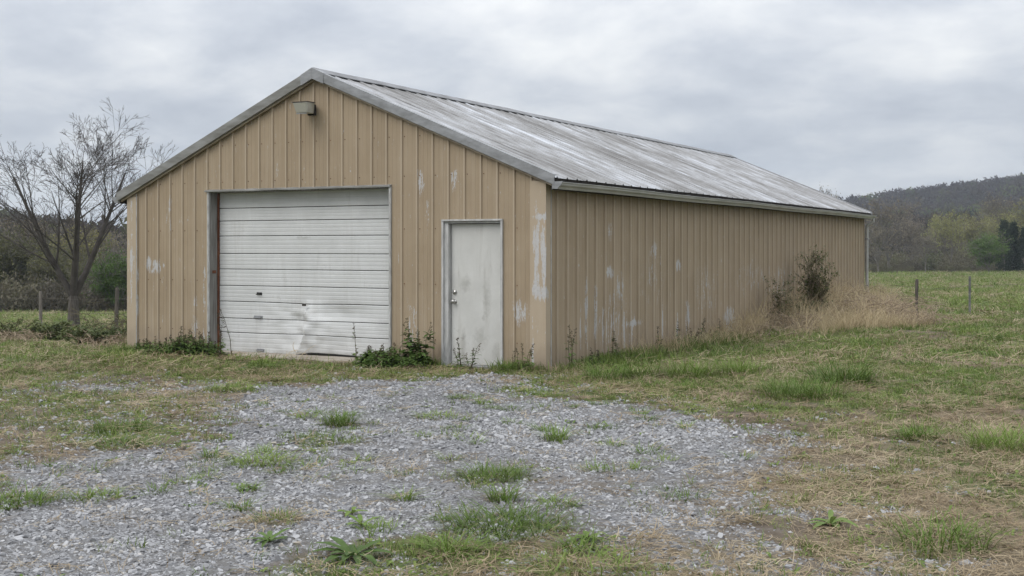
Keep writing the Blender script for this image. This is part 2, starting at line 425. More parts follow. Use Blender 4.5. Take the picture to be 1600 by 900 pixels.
def simple(name, c1, c2, scale=6, rough=0.6, metal=0.0, stretch=(1, 1, 1), spec=0.3, bump=0.0, rnd=0.0, detail=5):
    m, nt, bs = mat(name)
    P = nt.vmath('MULTIPLY', nt.obj(), stretch)
    n = nt.noise(P, scale, detail, 0.6)
    col = nt.mix(nt.step(n, 0.28, 0.72), c1, c2)
    if rnd:
        r = nt.rand(); col = nt.mix(rnd, col, nt.mix(r, tuple(q * 0.7 for q in c1), tuple(min(1, q * 1.25) for q in c2)))
    nt.put(bs.inputs['Base Color'], col)
    bs.inputs['Roughness'].default_value = rough; bs.inputs['Metallic'].default_value = metal; bs.inputs['Specular IOR Level'].default_value = spec
    if bump: nt.put(bs.inputs['Normal'], nt.bump(n, bump, 0.01))
    return m

def roof_mat():
    m, nt, bs = mat("weathered_galvanised_roof")
    P = nt.obj(); x, y, z = nt.sep(P)
    r = nt.rand()
    s1 = nt.noise(nt.comb(nt.math('MULTIPLY', x, 1.3), nt.math('MULTIPLY', y, 6.5), 0.0), 1.0, 6, 0.65, 0.3)
    s2 = nt.noise(nt.comb(nt.math('MULTIPLY', x, 0.35), nt.math('MULTIPLY', y, 0.45), 5.0), 1.0, 4, 0.6)
    s3 = nt.noise(nt.comb(nt.math('MULTIPLY', x, 4.0), nt.math('MULTIPLY', y, 30.0), 9.0), 1.0, 5, 0.7)
    f = nt.math('ADD', nt.math('MULTIPLY', s1, 0.5), nt.math('ADD', nt.math('MULTIPLY', s2, 0.50), nt.math('MULTIPLY', nt.math('SUBTRACT', r, 0.5), 0.10)))
    f = nt.math('ADD', f, nt.math('MULTIPLY', nt.math('SUBTRACT', s3, 0.5), 0.34))
    col = nt.ramp(f, [(0.36, (0.20, 0.195, 0.19)), (0.46, (0.262, 0.259, 0.256)), (0.53, (0.325, 0.327, 0.333)), (0.59, (0.395, 0.405, 0.425)), (0.67, (0.49, 0.508, 0.54))])
    nt.put(bs.inputs['Base Color'], col)
    bs.inputs['Metallic'].default_value = 0.25; bs.inputs['Specular IOR Level'].default_value = 0.35
    nt.put(bs.inputs['Roughness'], nt.ramp(f, [(0.4, 0.75), (0.65, 0.5)]))
    return m
M_ROOF = roof_mat()
M_CAP = simple("dull_ridge_metal", (0.15, 0.15, 0.15), (0.25, 0.252, 0.26), 3, 0.6, 0.2)
M_FRAME = simple("white_door_frame", (0.34, 0.337, 0.325), (0.50, 0.498, 0.485), 5, 0.6, 0.0, (3, 3, 0.9), 0.3, 0.05)
M_TRIM = simple("galvanised_trim", (0.21, 0.212, 0.215), (0.31, 0.315, 0.325), 3, 0.5, 0.35, (1.5, 1.5, 4), 0.4)
M_TRIM_OLD = simple("stained_rake_trim", (0.16, 0.155, 0.14), (0.28, 0.28, 0.27), 2.2, 0.6, 0.25, (1, 1, 5), 0.35)
M_MOULD = simple("tan_moulding", (0.26, 0.21, 0.155), (0.40, 0.34, 0.26), 5, 0.65)
M_GUTTER = simple("grey_gutter_paint", (0.34, 0.335, 0.315), (0.47, 0.465, 0.45), 2.0, 0.5, 0.0, (3, 0.7, 3), 0.35)
M_DARK = simple("dark_timber", (0.035, 0.032, 0.028), (0.06, 0.052, 0.045), 5, 0.9)  # very dark brown, shared by roof deck, fascia, inner framing and small fittings
M_WALLCORE = simple("wall_core", (0.16, 0.12, 0.08), (0.2, 0.15, 0.1), 5, 0.9)
M_WHITE_TRIM = simple("chipped_white_trim", (0.27, 0.265, 0.25), (0.47, 0.47, 0.46), 9, 0.65, 0.0, (4, 4, 0.8), 0.3, 0.1)
M_WOOD = simple("weathered_grey_wood", (0.13, 0.12, 0.105), (0.29, 0.285, 0.27), 3.0, 0.85, 0.0, (14, 14, 0.7), 0.2, 0.3)
M_RUST = simple("rusty_steel", (0.10, 0.035, 0.018), (0.20, 0.085, 0.045), 9, 0.85, 0.1)
M_CONC = simple("stained_concrete", (0.24, 0.205, 0.165), (0.40, 0.36, 0.305), 4, 0.9, 0.0, (1, 1, 1), 0.2, 0.3)
M_CHROME = simple("dull_nickel", (0.36, 0.35, 0.33), (0.52, 0.51, 0.49), 12, 0.28, 0.9)
M_BLACK = simple("black_cast_metal", (0.016, 0.015, 0.014), (0.03, 0.029, 0.027), 12, 0.5, 0.2)

def door_mat(name, c1, c2, gr, dents):
    m, nt, bs = mat(name)
    P = nt.obj(); x, y, z = nt.sep(P)
    n = nt.noise(P, 1.8, 6, 0.62); s = nt.noise(nt.vmath('MULTIPLY', P, (8, 8, 0.8)), 1.0, 5, 0.62, 0.6)
    f = nt.noise(P, 14, 5, 0.7, 0.8)
    col = nt.mix(nt.step(n, 0.3, 0.7), c1, c2)
    col = nt.mix(nt.math('MULTIPLY', nt.step(nt.math('ADD', nt.math('MULTIPLY', s, 0.6), nt.math('MULTIPLY', n, 0.4)), 0.52, 0.70), gr), col, (0.27, 0.255, 0.22))
    low = nt.step(nt.math('ADD', z, nt.math('MULTIPLY', nt.noise(nt.vmath('MULTIPLY', P, (6, 6, 2)), 1.0, 5, 0.65), 0.8)), 0.95, 0.25)
    col = nt.mix(nt.math('MULTIPLY', low, gr * 0.75), col, (0.36, 0.345, 0.30))
    sc = nt.math('MULTIPLY', nt.step(nt.math('MULTIPLY', f, nt.math('ADD', n, 0.5)), 0.64, 0.72), 0.55)
    col = nt.mix(nt.math('MULTIPLY', sc, gr), col, (0.16, 0.145, 0.125))
    if dents:      # rubbed black scuffs where things have been pushed against the door
        for dx, dz, rx, rz in dents:
            a = nt.math('POWER', nt.math('DIVIDE', nt.math('SUBTRACT', x, dx), rx), 2.0); b = nt.math('POWER', nt.math('DIVIDE', nt.math('SUBTRACT', z, dz), rz), 2.0)
            e = nt.math('SUBTRACT', 1.0, nt.math('ADD', a, b), clamp=True)
            col = nt.mix(nt.math('MULTIPLY', nt.step(nt.math('ADD', nt.math('MULTIPLY', e, 0.55), nt.math('MULTIPLY', f, 0.7)), 0.62, 1.0), 0.36), col, (0.19, 0.18, 0.155))
    nt.put(bs.inputs['Base Color'], col); bs.inputs['Roughness'].default_value = 0.5; bs.inputs['Specular IOR Level'].default_value = 0.3
    nt.put(bs.inputs['Normal'], nt.bump(n, 0.12, 0.02))
    return m
M_BAY = door_mat("scuffed_white_steel_door", (0.49, 0.494, 0.485), (0.57, 0.575, 0.568), 0.24, [(-4.22, 0.80, .10, .05), (-4.22, .60, .16, .12), (-4.28, .33, .07, .10), (-4.35, 0.03, .4, .08), (-5.2, .05, .6, .05), (-3.5, .05, .9, .06), (-4.3, 1.83, .25, .04)])
M_ENTRY = door_mat("stained_white_entry_door", (0.475, 0.47, 0.445), (0.57, 0.565, 0.54), 0.5, [(-1.33, .3, .07, .42), (-1.05, .38, .22, .3), (-.95, .95, .12, .5), (-1.3, 1.15, .16, .2), (-.8, .2, .12, .25), (-1.0, .68, .05, .08), (-1.35, .1, .2, .12)])

barn = empty("metal_barn", (0, 0, 0))
tag(barn, "long tan ribbed metal barn with grey metal roof and white bay door", "barn")

# ---- walls: a core and the ribbed panels fixed to it
BAY = (-6.03, -2.545, 2.585); DOOR = (-1.63, -0.655, 2.045)
mb = MB()
T0, T1 = 0.012, 0.16
def core_seg(x0, x1, z0):
    xs = [x0] + ([XM] if x0 < XM < x1 else []) + [x1]
    for a, b in zip(xs[:-1], xs[1:]):
        mb.hexa([(a, T0, z0), (b, T0, z0), (b, T1, z0), (a, T1, z0), (a, T0, wall_z(a)), (b, T0, wall_z(b)), (b, T1, wall_z(b)), (a, T1, wall_z(a))])
for x0, x1, z0 in ((-W + .02, BAY[0], -.3), (BAY[0], BAY[1], BAY[2]), (BAY[1], DOOR[0], -.3), (DOOR[0], DOOR[1], DOOR[2]), (DOOR[1], -.02, -.3)): core_seg(x0, x1, z0)
front = mb.build("front_wall", M_WALLCORE, barn)

def rib_profile(p, rh, bw, tw, minor):
    pts = [(0, 0), ((bw - tw) / 2, rh), ((bw + tw) / 2, rh), (bw, 0)]
    fl = p - bw
    for q in (0.33, 0.67):
        c = bw + fl * q
        pts += [(c - 0.012, 0), (c - 0.004, minor), (c + 0.004, minor), (c + 0.012, 0)]
    return pts
PF = 0.2668
prof = rib_profile(PF, 0.023, 0.05, 0.022, 0.0035)
k0 = -7.70
nF = 29
def clip_poly(pts, a, b):
    out = []
    for (xa, ha), (xb, hb) in zip(pts[:-1], pts[1:]):
        if xb <= a or xa >= b: continue
        l, r = max(xa, a), min(xb, b)
        hl = ha + (hb - ha) * (l - xa) / (xb - xa) if xb > xa else ha; hr = ha + (hb - ha) * (r - xa) / (xb - xa) if xb > xa else hb
        if not out: out.append((l, hl))
        out.append((r, hr))
    return out
for k in range(-1, nF):
    xs = k0 + k * PF
    pl = [(xs + a, h) for a, h in prof] + [(xs + PF, 0)]
    a0, b0 = max(xs, -W - .01), min(xs + PF, 0.0)
    if b0 - a0 < 0.02: continue
    cuts = sorted({a0, b0, *[c for c in (BAY[0], BAY[1], DOOR[0], DOOR[1], XM) if a0 < c < b0]})
    m_ = MB()
    for a, b in zip(cuts[:-1], cuts[1:]):
        mid = (a + b) / 2; zb = -0.04
        if BAY[0] < mid < BAY[1]: zb = BAY[2]
        if DOOR[0] < mid < DOOR[1]: zb = DOOR[2]
        seg = clip_poly(pl, a, b)
        bi = len(m_.v); n = len(seg)
        for z_ in (0, 1):
            for x_, h_ in seg: m_.v.append((x_, -h_, zb if z_ == 0 else wall_z(x_)))
        for q in range(n - 1): m_.f.append((bi + q, bi + q + 1, bi + n + q + 1, bi + n + q))
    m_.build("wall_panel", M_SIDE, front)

PS = 0.3275
mb = MB(); mb.box(-.16, -.012, .0, L - .02, -.3, wall_z(0))
side = mb.build("side_wall", M_WALLCORE, barn)
prof_s = rib_profile(PS, 0.026, 0.062, 0.028, 0.004)
rs = random.Random(4)
for k in range(61):
    y0 = -.0 + k * PS; y1 = min(y0 + PS, L)
    if y1 - y0 < .03: continue
    pl = clip_poly([(y0 + a, h) for a, h in prof_s] + [(y0 + PS, 0)], y0, y1)
    m_ = MB(); n = len(pl); off = rs.uniform(0, .002)
    for z_ in (-0.05, wall_z(0)):
        for y_, h_ in pl: m_.v.append((h_ + off, y_, z_))
    for q in range(n - 1): m_.f.append((q, q + 1, n + q + 1, n + q))
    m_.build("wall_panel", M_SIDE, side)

def ribbed_sheet(name, pts_fn, n, p, length):     # a plain ribbed sheet for the walls that the picture does not show
    m_ = MB(); xs = []
    for k in range(n): xs += [(k * p + a, h) for a, h in rib_profile(p, .024, .055, .025, .004)]
    xs = [q for q in xs if q[0] < length] + [(length, 0)]
    for q, h in xs:
        for pt in pts_fn(q, h): m_.v.append(pt)
    for q in range(len(xs) - 1): m_.f.append((2 * q, 2 * q + 2, 2 * q + 3, 2 * q + 1))
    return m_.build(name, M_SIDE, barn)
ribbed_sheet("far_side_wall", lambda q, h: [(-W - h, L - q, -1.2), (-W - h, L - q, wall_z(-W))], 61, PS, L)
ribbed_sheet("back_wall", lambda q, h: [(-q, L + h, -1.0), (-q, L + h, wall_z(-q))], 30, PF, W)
# inside lining of the shell
mb = MB(); mb.box(-W + .01, -W + .1, .17, L - .02, -1.2, wall_z(-W)); mb.box(-W + .11, -.17, L - .1, L - .01, -1.0, wall_z(-.17)); mb.build("inner_framing", M_DARK, barn)
mb = MB(); mb.box(-W - .02, .012, -.03, L + .02, -1.3, -.045)
mb.box(BAY[0], BAY[1], -.38, .35, -.045, .014)
mb.build("concrete_slab", M_CONC, barn, bevel=.012)

# ---- corner trims
def corner(name, sx):
    m_ = MB(); x0 = 0.0 if sx > 0 else -W
    a, b = .034, .19
    pr = [(x0 + sx * a, .125), (x0 + sx * a, -.031), (x0 - sx * b, -.031), (x0 - sx * (b + .012), -.004), (x0 - sx * (b + .006), .002), (x0 - sx * b, -.024), (x0 + sx * (a - .006), -.024), (x0 + sx * (a - .006), .125)]
    if sx < 0: pr = pr[::-1]
    zt = [min(wall_z(q[0]), wall_z(x0)) for q in pr]
    m_.extrude(lambda i: [(q[0], q[1], -.06 if i == 0 else zt[j]) for j, q in enumerate(pr)], [0, 1])
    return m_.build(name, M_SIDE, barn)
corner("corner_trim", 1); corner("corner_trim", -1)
# bright beads at the edges of the corner trims
mb = MB(); mb.box(.0345, .041, .118, .134, -.05, wall_z(0) - .01); mb.build("trim_bead", M_WHITE_TRIM, barn)
mb = MB(); mb.box(-W + .178, -W + .192, -.037, -.0315, -.05, wall_z(-W) + .05); mb.build("trim_bead", M_WHITE_TRIM, barn)

# ---- roof
mb = MB()
for s in (1, -1):
    xe = XM + s * (W / 2 + EO - .03)
    p = [(XM, roof_z(XM) - .03), (xe, roof_z(xe) - .03), (xe, roof_z(xe) - .11), (XM, roof_z(XM) - .11)]
    if s < 0: p = p[::-1]
    mb.extrude(lambda i: [(q[0], (-FO + .03) if i == 0 else (L + FO - .03), q[1]) for q in p], [0, 1])
deck = mb.build("roof", M_DARK, barn)
rr_ = random.Random(8)
PR = 0.3275; prof_r = rib_profile(PR, 0.022, 0.056, 0.024, 0.006)
NS = 7
for s in (1, -1):
    XE = XM + s * (W / 2 + EO + .02)
    nk = int(math.ceil((L + 2 * FO) / PR))
    for k in range(nk):
        y0 = -FO + k * PR + 0.0; y1 = min(y0 + PR, L + FO)
        pl = clip_poly([(y0 + a, h) for a, h in prof_r] + [(y0 + PR, 0)], y0, y1)
        m_ = MB(); n = len(pl); lift = rr_.uniform(0, .003); slip = rr_.uniform(-.006, .006)
        for i in range(NS + 1):
            xx = XM + (XE - XM) * i / NS + (slip if i == NS else 0)
            wv = (0.004 * math.sin(i * 2.1 + k * .9) + lift) if 0 < i < NS else lift
            for y_, h_ in pl: m_.v.append((xx, y_, roof_z(xx) - .022 + h_ + wv))
        for i in range(NS):
            for q in range(n - 1):
                a = i * n + q; m_.f.append((a, a + n, a + n + 1, a + 1) if s > 0 else (a, a + 1, a + n + 1, a + n))
        m_.build("roof_panel", M_ROOF, deck)
# ridge cap with open ends, standing on the ribs
mb = MB(); c = .17
pr = [(XM - c, roof_z(XM - c) + .006), (XM - c, roof_z(XM - c) + .016), (XM, RZ + .035), (XM + c, roof_z(XM + c) + .016), (XM + c, roof_z(XM + c) + .006), (XM, RZ + .027)]
nst = 26
ys = [-FO + .02 + (L + 2 * FO - .04) * i / nst for i in range(nst + 1)]
wob = [rr_.uniform(-.006, .006) for _ in ys]
mb.extrude(lambda i: [(q[0], ys[i], q[1] + wob[i]) for q in pr], ys)
mb.build("ridge_cap", M_CAP, barn)
# rake trims on the front gable
for s in (1, -1):
    m_ = MB(); xa = XM + s * .17; xb = XM + s * (W / 2 + EO - .002)
    yo, yi = -FO - .012, -FO + .10
    for a_, b_ in ((xa, xb),):
        st = [a_ + (b_ - a_) * i / 8 for i in range(9)]
        def prf(i):
            x_ = st[i]; z_ = roof_z(x_) + .014; w_ = .0022 * math.sin(i * 1.9 + s)
            p_ = [(x_, yi, z_ + .002), (x_, yo, z_ + .002), (x_, yo + w_, z_ - .06), (x_, yo + .004, z_ - .14), (x_, yo + .03, z_ - .15), (x_, yo + .036, z_ - .13), (x_, yo + .012, z_ - .06), (x_, yo + .012, z_ - .008), (x_, yi, z_ - .006)]
            return p_ if s < 0 else p_[::-1]
        m_.extrude(prf, st)
    m_.build("rake_trim", M_TRIM_OLD if s < 0 else M_TRIM, barn)
    m_ = MB(); xb2 = XM + s * (W / 2 + EO - .03); st2 = [XM + s * .0, xb2]
    def prf2(i):
        x_ = st2[i]; z_ = roof_z(x_) - .134
        p_ = [(x_, -.066, z_ + .03), (x_, -.066, z_ - .026), (x_, -.045, z_ - .03), (x_, -.0265, z_ - .012), (x_, -.0265, z_ + .03)]
        return p_ if s < 0 else p_[::-1]
    m_.extrude(prf2, st2); m_.build("rake_moulding", M_MOULD, barn)
# peak cap
m_ = MB(); e = .215; yo, yi = -FO - .019, -FO + .12
for s in (1, -1):
    z0, z1 = RZ + .03, roof_z(XM + s * e) + .022
    p = [(XM, yo, z0 - .172), (XM + s * e, yo, z1 - .164), (XM + s * e, yi, z1 - .164), (XM, yi, z0 - .172), (XM, yo, z0), (XM + s * e, yo, z1), (XM + s * e, yi, z1), (XM, yi, z0)]
    if s < 0: p = [p[1], p[0], p[3], p[2], p[5], p[4], p[7], p[6]]
    m_.hexa(p)
m_.build("peak_cap", M_TRIM, barn, bevel=.004)
# back gable trims
for s in (1, -1):
    m_ = MB(); st = [XM, XM + s * (W / 2 + EO)]
    def prf3(i):
        x_ = st[i]; z_ = roof_z(x_) + .012
        p_ = [(x_, L + FO - .08, z_), (x_, L + FO + .01, z_), (x_, L + FO + .01, z_ - .12), (x_, L + FO - .08, z_ - .11)]
        return p_ if s > 0 else p_[::-1]
    m_.extrude(prf3, st); m_.build("rake_trim", M_TRIM, barn)
# fascia and gutters
for s in (1, -1):
    x0 = 0.0 if s > 0 else -W
    def X(d): return x0 + s * d
    zt = 2.563 if s > 0 else roof_z(-W - .2) - .062
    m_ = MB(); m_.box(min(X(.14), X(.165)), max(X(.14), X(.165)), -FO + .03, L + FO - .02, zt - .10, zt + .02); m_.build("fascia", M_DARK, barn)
    g = MB(); prg = [(.168, zt), (.168, zt - .082), (.245, zt - .088), (.262, zt - .06), (.298, zt - .035), (.305, zt - .006), (.322, zt), (.322, zt + .008), (.300, zt + .008), (.294, zt - .028), (.254, zt - .055), (.240, zt - .08), (.175, zt - .074), (.175, zt)]
    ny_ = 14; ysg = [-FO + .01 + (L + 2 * FO + .02) * i / ny_ for i in range(ny_ + 1)]
    sag = [.006 * math.sin(i * 1.3) - .004 for i in range(ny_ + 1)]
    def prg_f(i):
        p_ = [(X(a_), ysg[i], b_ + sag[i]) for a_, b_ in prg]
        return p_ if s < 0 else p_[::-1]
    g.extrude(prg_f, ysg)
    gut = g.build("gutter", M_GUTTER, barn)
    for ye in (-FO - .004, L + FO + .02):
        ec = MB(); q = [(.166, zt + .012), (.166, zt - .086), (.247, zt - .092), (.266, zt - .062), (.302, zt - .037), (.326, zt + .012)]
        ec.extrude(lambda i: [(X(a_), ye + (.014 if i else 0), b_) for a_, b_ in (q if s < 0 else q[::-1])], [0, 1]); ec.build("end_cap", M_TRIM, gut)
    for k in range(1, 12):
        hb = MB(); hb.box(min(X(.17), X(.318)), max(X(.17), X(.318)), k * 1.62, k * 1.62 + .03, zt + .0085, zt + .012); hb.build("hanger", M_TRIM, gut)
# downspout at the far end of the right eave
ds = MB()
yd = L - .05
ds.tube([(.25, L - .01, 2.50), (.25, L - .01, 2.40), (.10, yd, 2.30), (.085, yd, 2.22), (.085, yd, .12), (.2, yd, .03)], [.042, .042, .042, .042, .042, .042], 8)
dsp = ds.build("downspout", M_GUTTER, barn)
for z_ in (.6, 1.9):
    q = MB(); q.box(.03, .135, yd - .05, yd + .05, z_, z_ + .03); q.build("strap", M_TRIM, dsp)

# ---- bay door
bay = empty("bay_door"); bay.parent = barn
YD = 0.195
ZS = [2.60, 2.31, 2.105, 1.862, 1.58, 1.33, 1.066, .812, .543, .314, .006]
XA, XB = BAY[0] + .035, BAY[1] + .03
def dent(x, z):
    xc = -4.205 if z > .33 else -4.205 - (.33 - z) * .62
    w = float(sst(.92, .58, z))
    d = x - xc
    ridge_ = math.exp(-abs(d) / (.075 if d < 0 else .40)) * w * (.6 + .4 * float(sst(.0, .35, z)))
    out = .12 * ridge_
    hol = math.exp(-((x + 3.6) / .5) ** 2 - ((z - .66) / .14) ** 2)
    out -= .06 * hol
    out -= .03 * math.exp(-((x + 4.42) / .12) ** 2 - ((z - .55) / .2) ** 2)
    out += .02 * math.exp(-((x + 4.02) / .3) ** 2 - ((z - .12) / .13) ** 2)
    out += .010 * math.sin(x * 2.1 + 1.0) * float(sst(2.5, 0, z))
    out += .05 * mnoise.noise(Vector((x * 4.5, z * 6.5, 2.0))) * w * math.exp(-abs(d) / .45)
    out *= float(sst(XA, XA + .3, x)) * float(sst(XB, XB - .35, x))
    return out
def zshift(x, z):        # the bottom of the door is bent up and the seams sag near the crease
    s = .05 * float(sst(-4.5, -4.1, x)) * max(0.0, min(1.0, 1 - (x + 4.0) / 1.35)) * float(sst(.35, 0, z))
    s += .014 * math.exp(-((x + 4.2) / .5) ** 2) * math.sin((z - .1) * 7) * float(sst(1.2, .7, z))
    return s
NXD = 96
rd = random.Random(12)
for i in range(10):
    zt, zb = ZS[i] - .005, ZS[i + 1] + .005
    hgt = zt - zb
    pr = [(0, .018), (0.0, .004), (.03, .0)]
    for q in range(1, 4):
        c = q / 4
        pr += [(c - .055, .0), (c - .02, .0019), (c + .02, .0019), (c + .055, .0)]
    pr += [(.965, 0), (1.0, .006), (1.0, .020)]
    m_ = MB(); n = len(pr); lean = rd.uniform(-.004, .004)
    for j in range(NXD + 1):
        x_ = XA + (XB - XA) * j / NXD
        for t_, dp in pr:
            z_ = zb + hgt * t_
            m_.v.append((x_, YD + dp * 1.1 + lean * (t_ - .5) - dent(x_, z_), z_ + zshift(x_, z_)))
    for j in range(NXD):
        for q in range(n - 1):
            a_ = j * n + q; m_.f.append((a_, a_ + n, a_ + n + 1, a_ + 1))
    o = m_.build("door_section", M_BAY, bay)
    o.modifiers.new('thick', 'SOLIDIFY').thickness = .012
# dark weatherstrip along the lower edge
m_ = MB(); st = [XA + (XB - XA) * j / 40 for j in range(41)]
m_.extrude(lambda j: [(st[j], YD - dent(st[j], .0) + a_, .012 + zshift(st[j], .0) + b_) for a_, b_ in ((0, 0), (.03, 0), (.03, -.022), (0, -.022))], st)
m_.build("bottom_seal", M_BLACK, bay)
for hx, hz_, w_, mm in ((-5.17, .945, .10, M_BLACK), (-5.19, .575, .17, M_TRIM), (-5.15, .05, .15, M_TRIM)):
    q = MB(); yb = YD - dent(hx, hz_)
    q.box(hx - w_ / 2, hx + w_ / 2, yb - .006, yb + .004, hz_ - .02, hz_ + .022)
    q.tube([(hx - w_ * .4, yb, hz_), (hx - w_ * .4, yb - .035, hz_ - .008), (hx + w_ * .4, yb - .035, hz_ - .008), (hx + w_ * .4, yb, hz_)], [.007] * 4, 6)
    q.build("handle", mm, bay)
# torn bracket on the crease
q = MB(); q.box(-4.24, -4.18, YD - .11, YD - .085, .775, .81); q.build("hinge", M_DARK, bay)
# frame of the bay: grey timber reveals, header, rusty track, thin metal edge trims
bf = empty("bay_door_frame"); bf.parent = barn
q = MB(); q.box(BAY[0] - .03, BAY[0] + .006, .0, .23, -.04, BAY[2]); q.build("jamb", M_WOOD, bf, bevel=.004)
q = MB(); q.box(BAY[1] - .006, BAY[1] + .03, .0, .23, -.04, BAY[2]); q.build("jamb", M_WOOD, bf, bevel=.004)
q = MB(); q.box(BAY[0] + .006, BAY[1] - .006, .0, .23, BAY[2] - .03, BAY[2] + .02); q.build("header", M_WOOD, bf, bevel=.004)
q = MB(); q.box(BAY[0] + .008, BAY[0] + .034, .165, .192, -.0, BAY[2] - .04); q.build("track", M_RUST, bf)
q = MB(); q.box(BAY[0] - .028, BAY[0] + .004, -.034, -.003, -.03, BAY[2] + .0); q.build("edge_trim", M_WHITE_TRIM, bf)
q = MB(); q.box(BAY[1] - .004, BAY[1] + .028, -.034, -.003, -.03, BAY[2] + .0); q.build("edge_trim", M_WHITE_TRIM, bf)
q = MB(); st = [BAY[0] - .07 + (BAY[1] - BAY[0] + .1) * j / 24 for j in range(25)]
sg = [.0025 * math.sin(j * .8) for j in range(25)]
q.extrude(lambda j: [(st[j], -.052, BAY[2] + .002 + sg[j]), (st[j], -.052, BAY[2] - .018 + sg[j]), (st[j], -.004, BAY[2] - .014), (st[j], -.004, BAY[2] + .022)], st)
q.build("head_flashing", M_TRIM_OLD, bf)
q = MB(); q.box(BAY[0] + .0065, BAY[0] + .012, .05, .13, 1.26, 1.31); q.tube([(BAY[0] + .01, .08, 1.285), (BAY[0] + .05, .08, 1.28)], [.012, .012], 6); q.build("latch_keeper", M_RUST, bf)

# ---- entry door
ed = empty("entry_door"); ed.parent = barn
YE = .07
q = MB(); q.box(-1.535, -.690, YE, YE + .045, .012, 2.016); q.build("door_slab", M_ENTRY, ed, bevel=.004)
fr = empty("entry_door_frame"); fr.parent = barn
for x0, x1 in ((DOOR[0], DOOR[0] + .088), (DOOR[1] - .03, DOOR[1])):
    q = MB(); q.box(x0, x1, -.005, .13, -.03, DOOR[2] - .0225); q.build("jamb", M_FRAME, fr, bevel=.003)
    xf = x0 - .012 if x0 < -1 else x1 - .02
    q = MB(); q.box(xf, xf + .032, -.036, -.006, -.03, DOOR[2] + .008); q.build("casing", M_FRAME, fr, bevel=.003)
q = MB(); q.box(DOOR[0], DOOR[1], -.005, .13, DOOR[2] - .022, DOOR[2] + .006); q.build("head_jamb", M_FRAME, fr, bevel=.003)
q = MB(); q.box(DOOR[0] - .012, DOOR[1] + .012, -.042, -.006, DOOR[2] + .0085, DOOR[2] + .034); q.build("head_casing", M_FRAME, fr, bevel=.003)
q = MB(); q.box(DOOR[0] + .02, DOOR[1] - .01, -.06, .12, -.03, .008); q.build("threshold", M_TRIM, fr, bevel=.004)
Mk = Matrix.Translation((-1.475, YE, 1.04)) @ Matrix.Rotation(math.pi / 2, 4, 'X')
q = MB(); q.lathe([(.033, 0), (.033, .012), (.026, .022), (.012, .026), (.008, .030)], 18, Mk); q.build("deadbolt", M_CHROME, ed, True)
Mk = Matrix.Translation((-1.478, YE, .905)) @ Matrix.Rotation(math.pi / 2, 4, 'X')
q = MB(); q.lathe([(.036, 0), (.034, .008), (.016, .014), (.014, .032), (.025, .040), (.031, .054), (.029, .066), (.018, .073), (.006, .075)], 18, Mk); q.build("knob", M_CHROME, ed, True)
for z_ in (.25, 1.0, 1.75):
    q = MB(); q.tube([(-.687, YE - .006, z_ - .05), (-.687, YE - .006, z_ + .05)], [.008, .008], 8); q.build("hinge", M_CHROME, ed)

# ---- screws in rows across the ribs of the front wall: too small to pick apart
q = MB()
for k in range(nF):
    xs = k0 + k * PF + .07
    for z_ in (.35, 1.15, 1.95, 2.72, 3.3):
        if z_ > wall_z(xs) - .1 or (BAY[0] < xs < BAY[1] and z_ < BAY[2]) or (DOOR[0] < xs < DOOR[1] and z_ < DOOR[2]): continue
        q.box(xs - .006, xs + .006, -.008, .002, z_ - .006, z_ + .006)
sc = q.build("screws", M_RUST, front); tag(sc, kind='stuff')

# ---- flood light near the gable peak
M_LAMP = simple("aged_lamp_housing", (0.27, 0.26, 0.21), (0.42, 0.41, 0.36), 6, 0.5)
m_lens, nt, bs = mat("frosted_lamp_lens"); bs.inputs['Base Color'].default_value = (0.42, 0.41, 0.35, 1); bs.inputs['Roughness'].default_value = 0.18; bs.inputs['Transmission Weight'].default_value = 0.25
fl = empty("flood_light", (-3.95, -.024, 3.76)); tag(fl, "square grey flood light on a dark bracket under the gable peak", "light")
q = MB(); q.box(-.045, .075, -.075, -.002, -.075, .09); q.build("mount_box", M_BLACK, fl, bevel=.008)
q = MB(); q.tube([(-.0, -.06, -.02), (-.05, -.13, -.03)], [.02, .02], 8); q.build("arm", M_BLACK, fl, True)
hd = empty("lamp_head"); hd.parent = fl; hd.location = (.045, -.15, .02)
q = MB()
q.hexa([(-.16, -.10, -.078), (.055, -.10, -.078), (.055, .05, -.078), (-.16, .05, -.078), (-.21, -.13, .085), (.065, -.13, .085), (.065, .06, .085), (-.21, .06, .085)])
q.build("housing", M_LAMP, hd, bevel=.012)
q = MB(); q.hexa([(-.218, -.138, .086), (.072, -.138, .086), (.072, .065, .086), (-.218, .065, .086), (-.214, -.134, .096), (.068, -.134, .096), (.068, .062, .096), (-.214, .062, .096)]); q.build("visor", M_DARK, hd)
q = MB(); q.hexa([(-.152, -.108, -.066), (.043, -.108, -.066), (.043, -.09, -.066), (-.152, -.09, -.066), (-.192, -.135, .07), (.05, -.135, .07), (.05, -.1, .07), (-.192, -.1, .07)]); q.build("lens", m_lens, hd)
q = MB(); q.box(-.152, .045, -.112, -.1, -.09, -.078); q.build("lower_lip", M_TRIM, hd)
